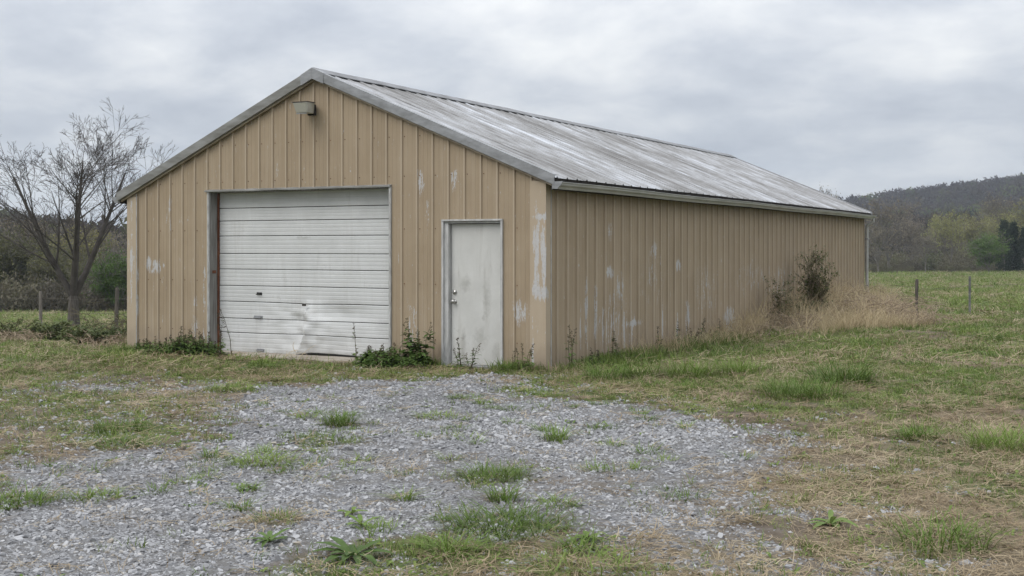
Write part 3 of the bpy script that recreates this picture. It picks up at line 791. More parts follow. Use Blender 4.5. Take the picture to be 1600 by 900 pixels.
# ================================================================== vegetation
def leaf_mat(name, cols, inst=True, trans=0.25, rough=0.6, ns=9.0):
    m, nt, bs = mat(name)
    if inst:
        f = nt.add('ShaderNodeAttribute', attribute_name='tint', attribute_type='INSTANCER').outputs['Fac']
    else:
        f = nt.rand()
    n = nt.noise(nt.pos(), ns, 3, 0.6)
    f = nt.math('ADD', nt.math('MULTIPLY', f, 0.75), nt.math('MULTIPLY', nt.math('SUBTRACT', n, 0.35), 0.8), clamp=True)
    k = len(cols) - 1
    col = nt.ramp(f, [(i / k, c) for i, c in enumerate(cols)])
    nt.put(bs.inputs['Base Color'], col)
    bs.inputs['Roughness'].default_value = rough; bs.inputs['Specular IOR Level'].default_value = 0.2
    if trans:
        tr = nt.add('ShaderNodeBsdfTranslucent'); nt.put(tr.inputs['Color'], col)
        ms = nt.add('ShaderNodeMixShader'); ms.inputs[0].default_value = trans
        nt.l.new(bs.outputs[0], ms.inputs[1]); nt.l.new(tr.outputs[0], ms.inputs[2])
        nt.l.new(ms.outputs[0], m.node_tree.nodes['Material Output'].inputs[0])
    return m
G1 = [(0.056, 0.09, 0.021), (0.105, 0.162, 0.034), (0.17, 0.222, 0.054), (0.235, 0.255, 0.088)]
D1 = [(0.16, 0.115, 0.065), (0.27, 0.205, 0.125), (0.37, 0.30, 0.195), (0.44, 0.375, 0.265)]
M_GRASS = leaf_mat("grass_blades", G1)
M_STRAW = leaf_mat("dead_grass_blades", D1, trans=0.15)
M_GRASS_O = leaf_mat("tuft_grass", [(0.075, 0.12, 0.024), (0.135, 0.205, 0.042), (0.20, 0.265, 0.065)], inst=False)
M_TALL = leaf_mat("tall_dead_grass_blades", [(0.31, 0.24, 0.145), (0.48, 0.39, 0.245), (0.60, 0.505, 0.34)], trans=0.4)
M_WEED_O = leaf_mat("weed_leaves", [(0.06, 0.10, 0.026), (0.11, 0.175, 0.044), (0.16, 0.225, 0.062)], inst=False)
M_DEAD_O = leaf_mat("dead_stems", [(0.10, 0.072, 0.045), (0.20, 0.15, 0.095), (0.33, 0.26, 0.17)], inst=False, trans=0.1)
M_STALK = leaf_mat("brown_weed_stalk", [(0.045, 0.036, 0.022), (0.08, 0.062, 0.036), (0.10, 0.09, 0.045)], inst=False, trans=0)
M_CANE = leaf_mat("bramble_cane", [(0.17, 0.13, 0.09), (0.30, 0.235, 0.165), (0.42, 0.34, 0.24)], inst=False, trans=0)

def blades(seed, n, rad, h0, h1, w0, w1, lean, bend, mb=None, base=(0, 0, 0), outward=0.6):
    rg = random.Random(seed); mb = mb or MB()
    for _ in range(n):
        a = rg.uniform(0, 6.283); r = rad * math.sqrt(rg.random())
        bx, by = base[0] + r * math.cos(a), base[1] + r * math.sin(a)
        az = a + rg.gauss(0, 0.7) if rg.random() < outward else rg.uniform(0, 6.283)
        h = rg.uniform(h0, h1); w = rg.uniform(w0, w1); ln = abs(rg.gauss(lean, lean * .5)); bd = abs(rg.gauss(bend, bend * .5))
        dx, dy = math.cos(az), math.sin(az); sx_, sy_ = -dy, dx
        b = len(mb.v)
        for t in (0.0, 0.4, 0.75):
            o = h * (ln * t + bd * t * t); z = base[2] - .012 + h * (t - 0.42 * min(bd, 1.5) * t * t); ww = w * (1 - t * .75) / 2
            x, y = bx + dx * o, by + dy * o
            mb.v += [(x - sx_ * ww, y - sy_ * ww, z), (x + sx_ * ww, y + sy_ * ww, z)]
        t = 1.0; o = h * (ln + bd); z = base[2] - .012 + h * (1 - 0.42 * min(bd, 1.5))
        mb.v.append((bx + dx * o, by + dy * o, max(z, 0.004)))
        mb.f += [(b, b + 1, b + 3, b + 2), (b + 2, b + 3, b + 5, b + 4), (b + 4, b + 5, b + 6)]
    return mb
def litter(seed, n, rad, l0, l1, w0, w1):
    rg = random.Random(seed); mb = MB()
    for _ in range(n):
        a = rg.uniform(0, 6.283); r = rad * math.sqrt(rg.random()); x, y = r * math.cos(a), r * math.sin(a)
        az = rg.uniform(0, 6.283); cv = rg.gauss(0, 1.2); ln = rg.uniform(l0, l1); w = rg.uniform(w0, w1); z = rg.uniform(.002, .022); dz = rg.gauss(0, .22)
        b = len(mb.v)
        for i in range(4):
            t = i / 3; ww = w * (1 - .6 * t) / 2
            mb.v += [(x + math.sin(az) * ww, y - math.cos(az) * ww, z), (x - math.sin(az) * ww, y + math.cos(az) * ww, z + .001)]
            x += math.cos(az) * ln / 3; y += math.sin(az) * ln / 3; z = max(.002, z + dz * ln / 3); az += cv / 3; dz -= .12
        for i in range(3): mb.f.append((b + 2 * i, b + 2 * i + 1, b + 2 * i + 3, b + 2 * i + 2))
    return mb
def broad_leaf(mb, base, az, length, width, rise, droop, fold=.25):
    dx, dy = math.cos(az), math.sin(az); sx_, sy_ = -dy, dx; b = len(mb.v)
    for t, k in ((0, .12), (.3, .75), (.6, 1.0), (.85, .6)):
        x = base[0] + dx * length * t; y = base[1] + dy * length * t; z = base[2] + length * (rise * t - droop * t * t); w = width * k / 2
        mb.v += [(x - sx_ * w, y - sy_ * w, z + w * fold), (x, y, z), (x + sx_ * w, y + sy_ * w, z + w * fold)]
    mb.v.append((base[0] + dx * length, base[1] + dy * length, base[2] + length * (rise - droop)))
    for i in range(3):
        q = b + 3 * i; mb.f += [(q, q + 1, q + 4, q + 3), (q + 1, q + 2, q + 5, q + 4)]
    q = b + 9; mb.f += [(q, q + 1, q + 3), (q + 1, q + 2, q + 3)]

def protos(prefix, meshes):
    c = bpy.data.collections.new(prefix)
    for i, me in enumerate(meshes):
        o = bpy.data.objects.new("%s_%02d" % (prefix, i), me); c.objects.link(o)
    return c
def scatter(name, label, P, rot, scl, idx, tint, coll, cat=None):
    me = bpy.data.meshes.new(name); n = len(P)
    me.vertices.add(n); me.vertices.foreach_set('co', np.asarray(P, np.float32).ravel())
    for nm, ty, fld, d in (('rot', 'FLOAT_VECTOR', 'vector', rot), ('scl', 'FLOAT_VECTOR', 'vector', scl), ('idx', 'INT', 'value', idx), ('tint', 'FLOAT', 'value', tint)):
        at_ = me.attributes.new(nm, ty, 'POINT')
        at_.data.foreach_set(fld, np.asarray(d, np.int32 if ty == 'INT' else np.float32).ravel())
    me.update()
    o = link(bpy.data.objects.new(name, me)); tag(o, label, cat, kind='stuff')
    g = bpy.data.node_groups.new(name, 'GeometryNodeTree')
    g.interface.new_socket('Geometry', in_out='INPUT', socket_type='NodeSocketGeometry'); g.interface.new_socket('Geometry', in_out='OUTPUT', socket_type='NodeSocketGeometry')
    gi = g.nodes.new('NodeGroupInput'); go = g.nodes.new('NodeGroupOutput'); ip = g.nodes.new('GeometryNodeInstanceOnPoints'); ci = g.nodes.new('GeometryNodeCollectionInfo')
    ci.inputs['Collection'].default_value = coll; ci.inputs['Separate Children'].default_value = True; ci.inputs['Reset Children'].default_value = True
    def na(nm, ty):
        q = g.nodes.new('GeometryNodeInputNamedAttribute'); q.data_type = ty; q.inputs['Name'].default_value = nm
        return [s for s in q.outputs if s.enabled and s.name == 'Attribute'][0]
    er = g.nodes.new('FunctionNodeEulerToRotation'); g.links.new(na('rot', 'FLOAT_VECTOR'), er.inputs[0])
    g.links.new(gi.outputs[0], ip.inputs['Points']); g.links.new(ci.outputs[0], ip.inputs['Instance']); ip.inputs['Pick Instance'].default_value = True
    g.links.new(na('idx', 'INT'), ip.inputs['Instance Index']); g.links.new(er.outputs[0], ip.inputs['Rotation']); g.links.new(na('scl', 'FLOAT_VECTOR'), ip.inputs['Scale'])
    g.links.new(ip.outputs[0], go.inputs[0])
    o.modifiers.new('scatter', 'NODES').node_group = g
    return o
RG = np.random.default_rng(7)
def wedge(n, d0, d1, k=0.56, m=0.8):
    de = np.sqrt(RG.uniform(d0 * d0, d1 * d1, n)); la = RG.uniform(-1, 1, n) * (k * de + m)
    x, y = CAM[0] + la * _c - de * _s, CAM[1] + la * _s + de * _c
    ok = ~((x > -8.0) & (x < .09) & (y > -.07) & (y < 19.95)) & ~((x > -6.05) & (x < -2.5) & (y > np.where(x > -4.9, -.42, -.2)) & (y < .3)) & ~((x > -1.65) & (x < -.62) & (y > -.1) & (y < .3))
    return x[ok], y[ok], de[ok]
def wedge_n(dens, d0, d1, k=0.56): return int(dens * k * (d1 * d1 - d0 * d0))
def eul(n, tilt=0.12): return np.stack([RG.normal(0, tilt, n), RG.normal(0, tilt, n), RG.uniform(0, 6.283, n)], 1)

# ---- gravel
m_st, nt, bs = mat("crushed_limestone")
f = nt.add('ShaderNodeAttribute', attribute_name='tint', attribute_type='INSTANCER').outputs['Fac']
col = nt.ramp(f, [(0, (0.10, 0.10, 0.102)), (0.3, (0.22, 0.221, 0.228)), (0.65, (0.34, 0.342, 0.352)), (0.9, (0.46, 0.462, 0.47)), (1.0, (0.36, 0.325, 0.275))])
col = nt.mix(nt.math('MULTIPLY', nt.noise(nt.pos(), 60, 3, 0.6), 0.5), col, nt.mix(0.6, col, (0.16, 0.15, 0.14)))
nt.put(bs.inputs['Base Color'], col); bs.inputs['Roughness'].default_value = 0.85; bs.inputs['Specular IOR Level'].default_value = 0.25
stones = []
for i in range(8):
    rg = random.Random(100 + i); bm = bmesh.new(); ax = (1, rg.uniform(.62, .95), rg.uniform(.42, .7))
    for _ in range(13):
        v = Vector((rg.gauss(0, 1), rg.gauss(0, 1), rg.gauss(0, 1))).normalized() * rg.uniform(.85, 1.0)
        bm.verts.new((v.x * ax[0], v.y * ax[1], v.z * ax[2]))
    r_ = bmesh.ops.convex_hull(bm, input=bm.verts)
    loose = [v for v in bm.verts if not v.link_faces]
    bmesh.ops.delete(bm, geom=loose, context='VERTS')
    me = bpy.data.meshes.new("stone"); bm.to_mesh(me); bm.free(); me.materials.append(m_st); stones.append(me)
C_ST = protos("gravel_stone", stones)
xs, ys, ds_ = [], [], []
for d0, d1, dens in ((5.2, 8.5, 3000), (8.5, 12, 2200), (12, 17.5, 1400)):
    x, y, d = wedge(wedge_n(dens, d0, d1), d0, d1); xs.append(x); ys.append(y); ds_.append(d)
x, y, d = map(np.concatenate, (xs, ys, ds_))
g_, gr_, st_ = masks(x, y)
keep = RG.random(len(x)) < g_ ** 1.25
x, y, d = x[keep], y[keep], d[keep]; n = len(x)
size = np.clip(RG.lognormal(math.log(.0108), .5, n), .0045, .034) * (1 + .25 * (d > 10))
z = height(x, y) + size * RG.uniform(-.25, .2, n)
scatter("gravel", "grey crushed stone gravel covering the drive in front of the barn", np.stack([x, y, z], 1), np.stack([RG.normal(0, .35, n), RG.normal(0, .35, n), RG.uniform(0, 6.283, n)], 1),
        np.repeat(size[:, None], 3, 1), RG.integers(0, 8, n), np.clip(RG.beta(2.6, 2.4, n) + (fbm(x * 1.3, y * 1.3, 57) - .5) * .55, 0, 1), C_ST, "gravel")

# ---- short grass and dead grass over the ground
gm_ = [blades(i, 16, .075, .03, .085, .004, .0075, .35, .5).mesh("grass_clump", M_GRASS) for i in range(5)]
for i in range(2):
    q = MB(); rg = random.Random(50 + i)
    for _ in range(9): broad_leaf(q, (rg.gauss(0, .03), rg.gauss(0, .03), 0), rg.uniform(0, 6.28), rg.uniform(.025, .06), rg.uniform(.012, .022), rg.uniform(.3, .9), .5)
    gm_.append(q.mesh("clover_clump", M_GRASS))
C_GR = protos("grass_clump", gm_)
C_SW = protos("straw_clump", [litter(i, 15, .09, .05, .16, .003, .006).mesh("straw", M_STRAW) for i in range(4)] + [blades(80 + i, 12, .06, .04, .11, .003, .005, .7, 1.1).mesh("straw", M_STRAW) for i in range(3)])
def cover(name, label, coll, nprot, bands, fn, tint_fn, zoff=0.0, cat=None):
    xs, ys, sc_ = [], [], []
    for d0, d1, dens, s0, s1 in bands:
        x, y, d = wedge(wedge_n(dens, d0, d1), d0, d1)
        p = fn(x, y); k = RG.random(len(x)) < p
        x, y = x[k], y[k]; xs.append(x); ys.append(y); sc_.append(RG.uniform(s0, s1, len(x)))
    x, y, s = map(np.concatenate, (xs, ys, sc_)); n = len(x)
    scatter(name, label, np.stack([x, y, height(x, y) + zoff], 1), eul(n), np.stack([s * RG.uniform(.85, 1.2, n), s * RG.uniform(.85, 1.2, n), s * RG.uniform(.6, 1.35, n)], 1), RG.integers(0, nprot, n), tint_fn(x, y), coll, cat)
def gfn(x, y):
    g, gr, st = masks(x, y); return np.clip(gr ** 1.4 * (1 - .75 * g) + .05 * g * sst(.5, .7, fbm(x * 1.6, y * 1.6, 95)), 0, 1)
def sfn(x, y):
    g, gr, st = masks(x, y); return np.clip(st ** 1.2 * (1 - .8 * g) * 1.0 + .05, 0, 1)
cover("grass", "short patchy green grass around the gravel and over the field", C_GR, 7, [(5.0, 10, 260, .7, 1.15), (10, 17, 190, .85, 1.35), (17, 30, 60, 1.3, 2.2), (30, 62, 14, 2.0, 3.6), (55, 115, 3.0, 3.0, 5.0), (110, 212, .8, 4.5, 7.5)], gfn,
      lambda x, y: np.clip(.15 + .75 * fbm(x * .9, y * .9, 61) + RG.normal(0, .16, len(x)), 0, 1), cat="grass")
cover("dead_grass", "pale dead grass and straw lying over the worn ground", C_SW, 7, [(5.0, 10, 250, .7, 1.2), (10, 17, 130, .9, 1.5), (17, 30, 44, 1.3, 2.4), (30, 62, 10, 2.0, 3.5), (55, 115, 2.4, 2.8, 4.5), (110, 212, .55, 4, 6.5)], sfn,
      lambda x, y: np.clip(.1 + .7 * fbm(x * .7, y * .7, 71) + RG.normal(0, .2, len(x)), 0, 1), cat="dead grass")

# ---- tufts that stand out one by one on the drive and the verge
def tuft(xy, n, rad, h, label, group, m=None, lean=.45, bend=.7, w=.006, seed=0, dead=0.25):
    x, y = xy; t = empty("grass_tuft", (x, y, hz(x, y)), random.Random(seed).uniform(0, 6))
    tag(t, label, "grass tuft", group)
    blades(900 + seed, n, rad, h * .45, h, w * .7, w * 1.25, lean, bend).build("blades", m or M_GRASS_O, t)
    if dead: blades(1900 + seed, int(n * dead), rad * 1.25, h * .3, h * .75, w * .5, w * .9, .8, 1.2).build("dead_blades", M_DEAD_O, t)
    return t
def rosette(xy, n, length, width, label, group, seed=0):
    x, y = xy; t = empty("broadleaf_weed", (x, y, hz(x, y) + .005)); tag(t, label, "weed", group)
    q = MB(); rg = random.Random(seed)
    for i in range(n): broad_leaf(q, (0, 0, .004), 6.283 * i / n + rg.gauss(0, .25), length * rg.uniform(.6, 1.1), width * rg.uniform(.8, 1.2), rg.uniform(.25, .75), rg.uniform(.25, .6))
    q.build("leaves", M_WEED_O if seed % 2 else M_GRASS_O, t)
    s = MB(); s.tube([(0, 0, -.02), (0, 0, .03)], [.008, .004], 5); s.build("crown", M_STALK, t)
    return t
GT = "grass tufts on the gravel"; GV = "grass tufts on the verge"
TUFTS = [
 ((0.61, -5.49), 110, .13, .20, "bright arching grass tuft on gravel below the dented bay door", GT), ((2.83, -5.37), 70, .10, .17, "dark green spiky tuft alone on gravel below the barn's near corner", GT),
 ((-0.97, -6.75), 130, .28, .16, "broad yellow-green tuft at the gravel's left edge", GT), ((1.32, -7.47), 120, .24, .14, "low spreading pale tuft in the middle of the left gravel", GT),
 ((3.65, -7.81), 60, .09, .16, "upright tuft at the back of the big grass patch in the foreground gravel", GT), ((3.05, -8.07), 26, .05, .13, "small spiky tuft alone on gravel left of the big foreground patch", GT),
 ((4.02, -8.44), 230, .34, .15, "largest soft olive grass patch in the foreground gravel", GT), ((3.18, -7.1), 150, .26, .13, "flat grass patch on gravel straight below the white entry door", GT),
 ((4.03, -9.07), 70, .14, .15, "leafy tuft at the lower edge of the gravel near the picture's bottom centre", GT), ((4.64, -8.72), 46, .09, .14, "bright small tuft right of the bottom-centre tufts", GT),
 ((5.6, -3.79), 100, .17, .20, "round dark tuft on dry ground right of the gravel", GV), ((6.35, -3.93), 190, .32, .26, "big tall tuft at the picture's right edge", GV),
 ((3.85, -1.18), 300, .44, .28, "wide bright clump in the verge right of the gravel's far edge", GV), ((3.99, 0.22), 240, .36, .38, "tall dark clump behind the wide bright clump on the right verge", GV),
 ((1.22, -0.71), 150, .26, .30, "bright green clump by the side wall nearest the barn's corner", GV), ((1.54, -0.27), 130, .22, .28, "second bright clump along the side wall from the corner", GV),
 ((2.1, 0.03), 190, .34, .32, "middle clump of the green row along the side wall", GV), ((2.6, 0.46), 150, .28, .32, "last clump of the green row below the peeled white patch on the side wall", GV),
 ((-2.25, -3.85), 130, .3, .15, "low clump left of the gravel neck below the bay door", GV), ((1.17, -4.64), 80, .2, .11, "flat small patch on gravel left of a line below the entry door", GT),
 ((0.85, -9.38), 110, .24, .13, "grass patch on gravel at the picture's left edge", GT), ((1.15, -8.98), 60, .16, .10, "thin olive patch just right of the left-edge patch", GT),
 ((1.09, -6.39), 110, .28, .10, "low mat of grass just below the bright arching tuft", GT), ((-0.26, -7.32), 110, .26, .13, "second yellow-green tuft below the broad one at the gravel's left edge", GT),
 ((2.68, -8.96), 36, .13, .09, "thin grass on the straw patch in the left foreground gravel", GT), ((0.09, -5.38), 40, .12, .10, "small low tuft left of the bright arching tuft", GT),
 ((4.03, -7.77), 44, .12, .10, "low thin tuft right of the upright one at the foreground patch", GT), ((6.43, -7.63), 90, .26, .22, "tall thin olive tuft in the dry grass at the lower right", GV), ((4.85, -9.08), 120, .26, .12, "olive patch on the picture's bottom edge right of centre", GV), ((2.01, -4.68), 30, .1, .09, "tiny tuft on gravel below the entry door's right side", GT)]
for i, (xy, n, rad, h, lb, gp) in enumerate(TUFTS):
    tuft(xy, int(n * 1.8), rad, h * 1.15, lb, gp, seed=i, w=.0085, lean=.4 if h > .15 else .6, bend=.65 if h > .15 else .9)
# small tufts strewn over the gravel that nothing tells apart
rt = random.Random(5); k = 0
while k < 52:
    x, y = rt.uniform(-.5, 5.0), rt.uniform(-9.2, -3.0)
    g0 = float(masks(np.array([x]), np.array([y]))[0][0])
    if g0 < .55 or min(math.hypot(x - q[0][0], y - q[0][1]) for q in TUFTS) < .35: continue
    tuft((x, y), rt.randint(26, 75), rt.uniform(.04, .15), rt.uniform(.07, .14), "tiny green grass tuft sprouting from open gravel", "tiny grass tufts in the gravel", seed=200 + k, w=.007, lean=.6, bend=.8, dead=.15); k += 1
rosette((3.65, -9.49), 17, .24, .05, "big dull rosette weed on gravel at the picture's bottom", "rosette weeds", 1)
rosette((3.0, -8.6), 9, .12, .03, "small bright rosette weed on gravel above a second one in the centre foreground", "rosette weeds", 2)
rosette((3.25, -8.85), 8, .12, .028, "bright upright weed just below the small bright rosette", "rosette weeds", 4)
rosette((3.05, -9.46), 11, .17, .032, "dark narrow-leaved rosette left of the big dull one", "rosette weeds", 3)
rosette((5.74, -7.5), 14, .19, .042, "broad-leaved green rosette in dry grass right of the gravel", "rosette weeds", 5)
rosette((4.62, -8.55), 10, .13, .035, "bright broad-leaved weed beside the small tuft at the bottom right of the gravel", "rosette weeds", 6)
rosette((1.9, -8.3), 8, .10, .028, "little rosette on open gravel in the left foreground", "rosette weeds", 7)

# ---- weeds along the walls
def weed(name, xy, stalks, h, leafy, spread, label, cat, group=None, seed=0, lm=None, sm=None, leaf=(.05, .022), head=True):
    x, y = xy; t = empty(name, (x, y, hz(x, y))); tag(t, label, cat, group); rg = random.Random(seed)
    s = MB(); lf = MB()
    for k in range(stalks):
        a = rg.uniform(0, 6.283); r = spread * math.sqrt(rg.random()); hh = h * (1.0 if k == 0 else rg.uniform(.45, .95)); lx, ly = rg.gauss(0, .10), rg.gauss(0, .10)
        p0 = Vector((r * math.cos(a), r * math.sin(a), -.03)); pts = []
        for i in range(6):
            q = i / 5; pts.append(p0 + Vector((lx * hh * q * q + rg.gauss(0, .006), ly * hh * q * q + rg.gauss(0, .006), hh * q)))
        s.tube(pts, [.0065 - .0045 * i / 5 for i in range(6)], 4)
        nl = int(leafy * (2.0 if leafy > 15 else 1.3) * hh / h) if leafy else 0
        for j in range(nl):
            q = rg.uniform(.02, .8) ** 1.2; p = pts[0].lerp(pts[-1], q); az = rg.uniform(0, 6.283); k_ = 1.25 - q
            broad_leaf(lf, (p.x, p.y, p.z + .02), az, leaf[0] * rg.uniform(.7, 1.4) * k_ * 1.8, leaf[1] * rg.uniform(.7, 1.3) * k_ * 2.2, rg.uniform(.1, .7), rg.uniform(.2, .6))
        if head and hh > .3 * h:
            for j in range(int(16 * hh / .5)):
                q = rg.uniform(.62, 1.0); p = pts[0].lerp(pts[-1], q); az = rg.uniform(0, 6.283); e = p + Vector((math.cos(az) * .022, math.sin(az) * .022, .012))
                s.tube([p, e], [.002, .006], 4)
    s.build("stem", sm or M_STALK, t)
    if lf.v: lf.build("leaves", lm or M_WEED_O, t)
    return t
weed("leafy_weed", (-5.72, -.62), 40, .46, 30, .36, "dense dark green weed clump left of the bay door", "weed", seed=11, leaf=(.07, .02))
weed("leafy_weed", (-6.25, -.72), 30, .32, 28, .36, "low bright green weeds spilling left from the dense clump", "weed", seed=12, leaf=(.07, .016))
weed("leafy_weed", (-7.15, -.28), 12, .30, 22, .13, "small round dark weed against the wall near the left corner", "weed", seed=13, leaf=(.06, .035))
weed("weed_stalk", (-5.33, -.40), 3, .78, 6, .10, "tall yellowish seed stalk above the dense weeds left of the bay door", "weed", seed=14)
weed("weed_stalk", (-6.3, -.35), 4, .50, 6, .16, "brown dry stalks against the wall left of the dense weed clump", "weed", seed=15)
weed("weed_stalk", (-2.86, -.42), 1, .62, 5, .02, "single tall stalk in front of the bay door's right part", "weed", "stalks by the bay door", seed=16)
weed("weed_stalk", (-2.72, -.42), 5, .26, 8, .14, "short thin stalks right of the single tall stalk at the bay door", "weed", seed=17)
weed("leafy_weed", (-2.35, -.5), 26, .36, 26, .26, "dark leafy weed at the bay door's right jamb", "weed", seed=18, leaf=(.08, .024))
weed("leafy_weed", (-1.82, -.36), 7, .72, 26, .12, "tallest leafy weed between the bay door and the entry door", "weed", seed=19, leaf=(.075, .045))
weed("leafy_weed", (-1.95, -.62), 32, .28, 26, .40, "low green weeds at the foot of the tallest leafy weed", "weed", seed=20, leaf=(.08, .02))
weed("weed_stalk", (-1.25, -.25), 3, .46, 10, .07, "thin stalk before the entry door's left half", "weed", seed=21)
weed("weed_stalk", (-1.02, -.28), 3, .40, 10, .07, "thin stalk before the entry door's middle", "weed", seed=22)
weed("weed_stalk", (-.30, -.22), 3, .42, 8, .10, "dry stalk right of the entry door, first of a pair", "weed", seed=23)
weed("weed_stalk", (-.12, -.22), 3, .42, 10, .10, "dry stalk nearest the barn's corner, second of a pair", "weed", seed=24)
weed("weed_stalk", (.28, .22), 3, .66, 14, .06, "tallest brown seed stalk against the side wall by the corner", "weed", seed=25)
weed("weed_stalk", (.36, .75), 5, .30, 10, .14, "short brown stalks on the side wall just past the tallest one", "weed", seed=26)
weed("weed_stalk", (.3, 1.75), 3, .50, 12, .08, "brown stalk on the side wall below the long white paint streak", "weed", seed=27)
weed("weed_stalk", (.3, 3.35), 4, .46, 10, .12, "brown stalk midway between the corner and the dead grass", "weed", seed=28)
weed("weed_stalk", (.35, 4.6), 7, .46, 12, .25, "cluster of brown stalks where the dead grass begins", "weed", seed=29)
weed("weed_stalk", (.35, 5.7), 7, .50, 12, .25, "brown stalks left of the low white peeled patch on the side wall", "weed", seed=30)
tuft((-.42, -.32), 90, .13, .24, "spiky green tuft at the entry door's right foot", GV, seed=70, lean=.7, bend=.6, w=.009, dead=.1)
tuft((-.05, -.38), 90, .2, .22, "dry and green mixed tuft at the foot of the barn's near corner", GV, seed=71, m=M_DEAD_O, lean=.6, bend=.9)
tuft((.42, -.1), 120, .25, .24, "straw coloured tuft just round the near corner", GV, seed=72, m=M_DEAD_O, lean=.6, bend=.9)

# ---- longer grass along the foot of the walls
n = 1500; t = RG.random(n); a_ = RG.random(n)
x = np.where(a_ < .72, .12 + RG.exponential(.28, n), RG.uniform(-1.9, -.0, n)); y = np.where(a_ < .72, RG.uniform(.0, 9.0, n), -.12 - RG.exponential(.10, n))
lf_ = a_ > .86; x = np.where(lf_, RG.uniform(-7.9, -6.0, n), x)
k = ~((x > -1.66) & (x < -.62) & (y > -.4)) & (fbm(x * 1.1, y * 1.1, 97) > .36); x, y = x[k], y[k]; n = len(x); s = RG.uniform(1.4, 3.3, n)
scatter("long_grass", "longer green grass growing along the foot of the barn walls", np.stack([x, y, height(x, y)], 1), eul(n), np.stack([s * .8, s * .8, s], 1), RG.integers(0, 5, n), np.clip(.1 + .7 * fbm(x * .9, y * .9, 61) + RG.normal(0, .15, n), 0, 1), C_GR, "grass")

# ---- shrubs, brambles and tall dead grass at the far end of the side wall
def shrub(name, xy, h, wid, nst, nleaf, label, cat, lm, seed, leaf=(.035, .018), group=None, sm=None, up=1.0):
    x, y = xy; t = empty(name, (x, y, hz(x, y))); tag(t, label, cat, group); rg = random.Random(seed); s = MB(); lf = MB()
    tips = []
    for k in range(nst):
        a = rg.uniform(0, 6.283); hh = h * rg.uniform(.45, 1.0); sp = wid * rg.uniform(.15, 1.0); pts = [Vector((rg.gauss(0, wid * .16), rg.gauss(0, wid * .16), -.03))]
        for i in range(1, 6):
            q = i / 5; pts.append(Vector((pts[0].x + math.cos(a) * sp * q ** 1.4 + rg.gauss(0, .03), pts[0].y + math.sin(a) * sp * q ** 1.4 + rg.gauss(0, .03), hh * (q * up))))
        s.tube(pts, [.010 - .0075 * i / 5 for i in range(6)], 4)
        for j in range(5):
            i = rg.randint(1, 4); p = pts[i]; b_ = rg.uniform(0, 6.283); ln = hh * rg.uniform(.12, .3); e = p + Vector((math.cos(b_) * ln * .7, math.sin(b_) * ln * .7, ln * .7)); mid = p.lerp(e, .5) + Vector((0, 0, .02))
            s.tube([p, mid, e], [.005, .004, .002], 3); tips.append((p, e))
        tips.append((pts[2], pts[5]))
    for j in range(nleaf):
        p, e = rg.choice(tips); q = p.lerp(e, rg.uniform(.1, 1.05)) + Vector((rg.gauss(0, .018), rg.gauss(0, .018), rg.gauss(0, .018)))
        broad_leaf(lf, q, rg.uniform(0, 6.283), leaf[0] * rg.uniform(.7, 1.4), leaf[1] * rg.uniform(.7, 1.4), rg.uniform(-.4, .9), rg.uniform(0, .5))
    s.build("stems", sm or M_STALK, t)
    if nleaf: lf.build("leaves", lm, t)
    return t
M_OLIVE = leaf_mat("olive_shrub_leaves", [(0.06, 0.072, 0.026), (0.11, 0.128, 0.046), (0.175, 0.19, 0.078)], inst=False)
shrub("tall_shrub", (.62, 12.0), 1.82, .42, 46, 4600, "tallest olive leafed shrub against the far half of the side wall", "shrub", M_OLIVE, 5, (.05, .026), sm=M_CANE)
shrub("shrub", (.45, 9.9), 1.15, .4, 18, 1300, "smaller thin dark shrub left of the tallest shrub on the side wall", "shrub", M_OLIVE, 6, (.045, .024), sm=M_CANE)
shrub("shrub", (.5, 11.2), .66, .7, 44, 2000, "low dark thicket at the foot of the tallest shrub", "shrub", M_OLIVE, 7, (.05, .028), sm=M_CANE)
def bramble(xy, n, wid, h, label, seed, m=None, group="dead bramble mounds"):
    x, y = xy; t = empty("dead_bramble", (x, y, hz(x, y))); tag(t, label, "bramble", group); rg = random.Random(seed); s = MB(); tw = MB()
    for k in range(n):
        a = rg.uniform(0, 6.283); r = wid * math.sqrt(rg.random()); p = Vector((r * math.cos(a), r * math.sin(a), -.02)); az = rg.uniform(0, 6.283); el = rg.uniform(.7, 1.45); L_ = h * rg.uniform(.6, 1.5); pts = [p.copy()]
        for i in range(7):
            p = p + Vector((math.cos(az) * math.cos(el), math.sin(az) * math.cos(el), math.sin(el))) * (L_ / 7); pts.append(p.copy()); el -= rg.uniform(.12, .42); az += rg.gauss(0, .3)
            if p.z < .03: break
            if i > 1:
                for _ in range(2):
                    b_ = rg.uniform(0, 6.283); e = p + Vector((math.cos(b_) * .09, math.sin(b_) * .09, rg.uniform(-.03, .09))); tw.tube([p, p.lerp(e, .5) + Vector((0, 0, .012)), e], [.005, .004, .002], 3)
        s.tube(pts, [.0095 - .006 * i / len(pts) for i in range(len(pts))], 4)
    s.build("canes", m or M_CANE, t); tw.build("twigs", m or M_CANE, t)
bramble((1.15, 14.6), 210, .85, 1.05, "tall tangled dead bramble mound before the far corner downspout", 31)
bramble((1.7, 12.6), 190, .8, .8, "tangled dead bramble between the far corner and the short fence post", 32)
bramble((2.5, 12.3), 150, .7, .55, "low pale dead bramble by the short fence post", 33)
bramble((.8, 9.2), 110, .6, .55, "reddish dead bramble under the smaller thin shrub", 34)
bramble((.7, 7.4), 80, .6, .4, "thin dead bramble just past the low white peeled patch", 35)
C_TALL = protos("tall_dead_grass_clump", [blades(300 + i, 11, .16, .45, 1.1, .010, .020, .16, .38).mesh("tall_dead", M_TALL) for i in range(4)])
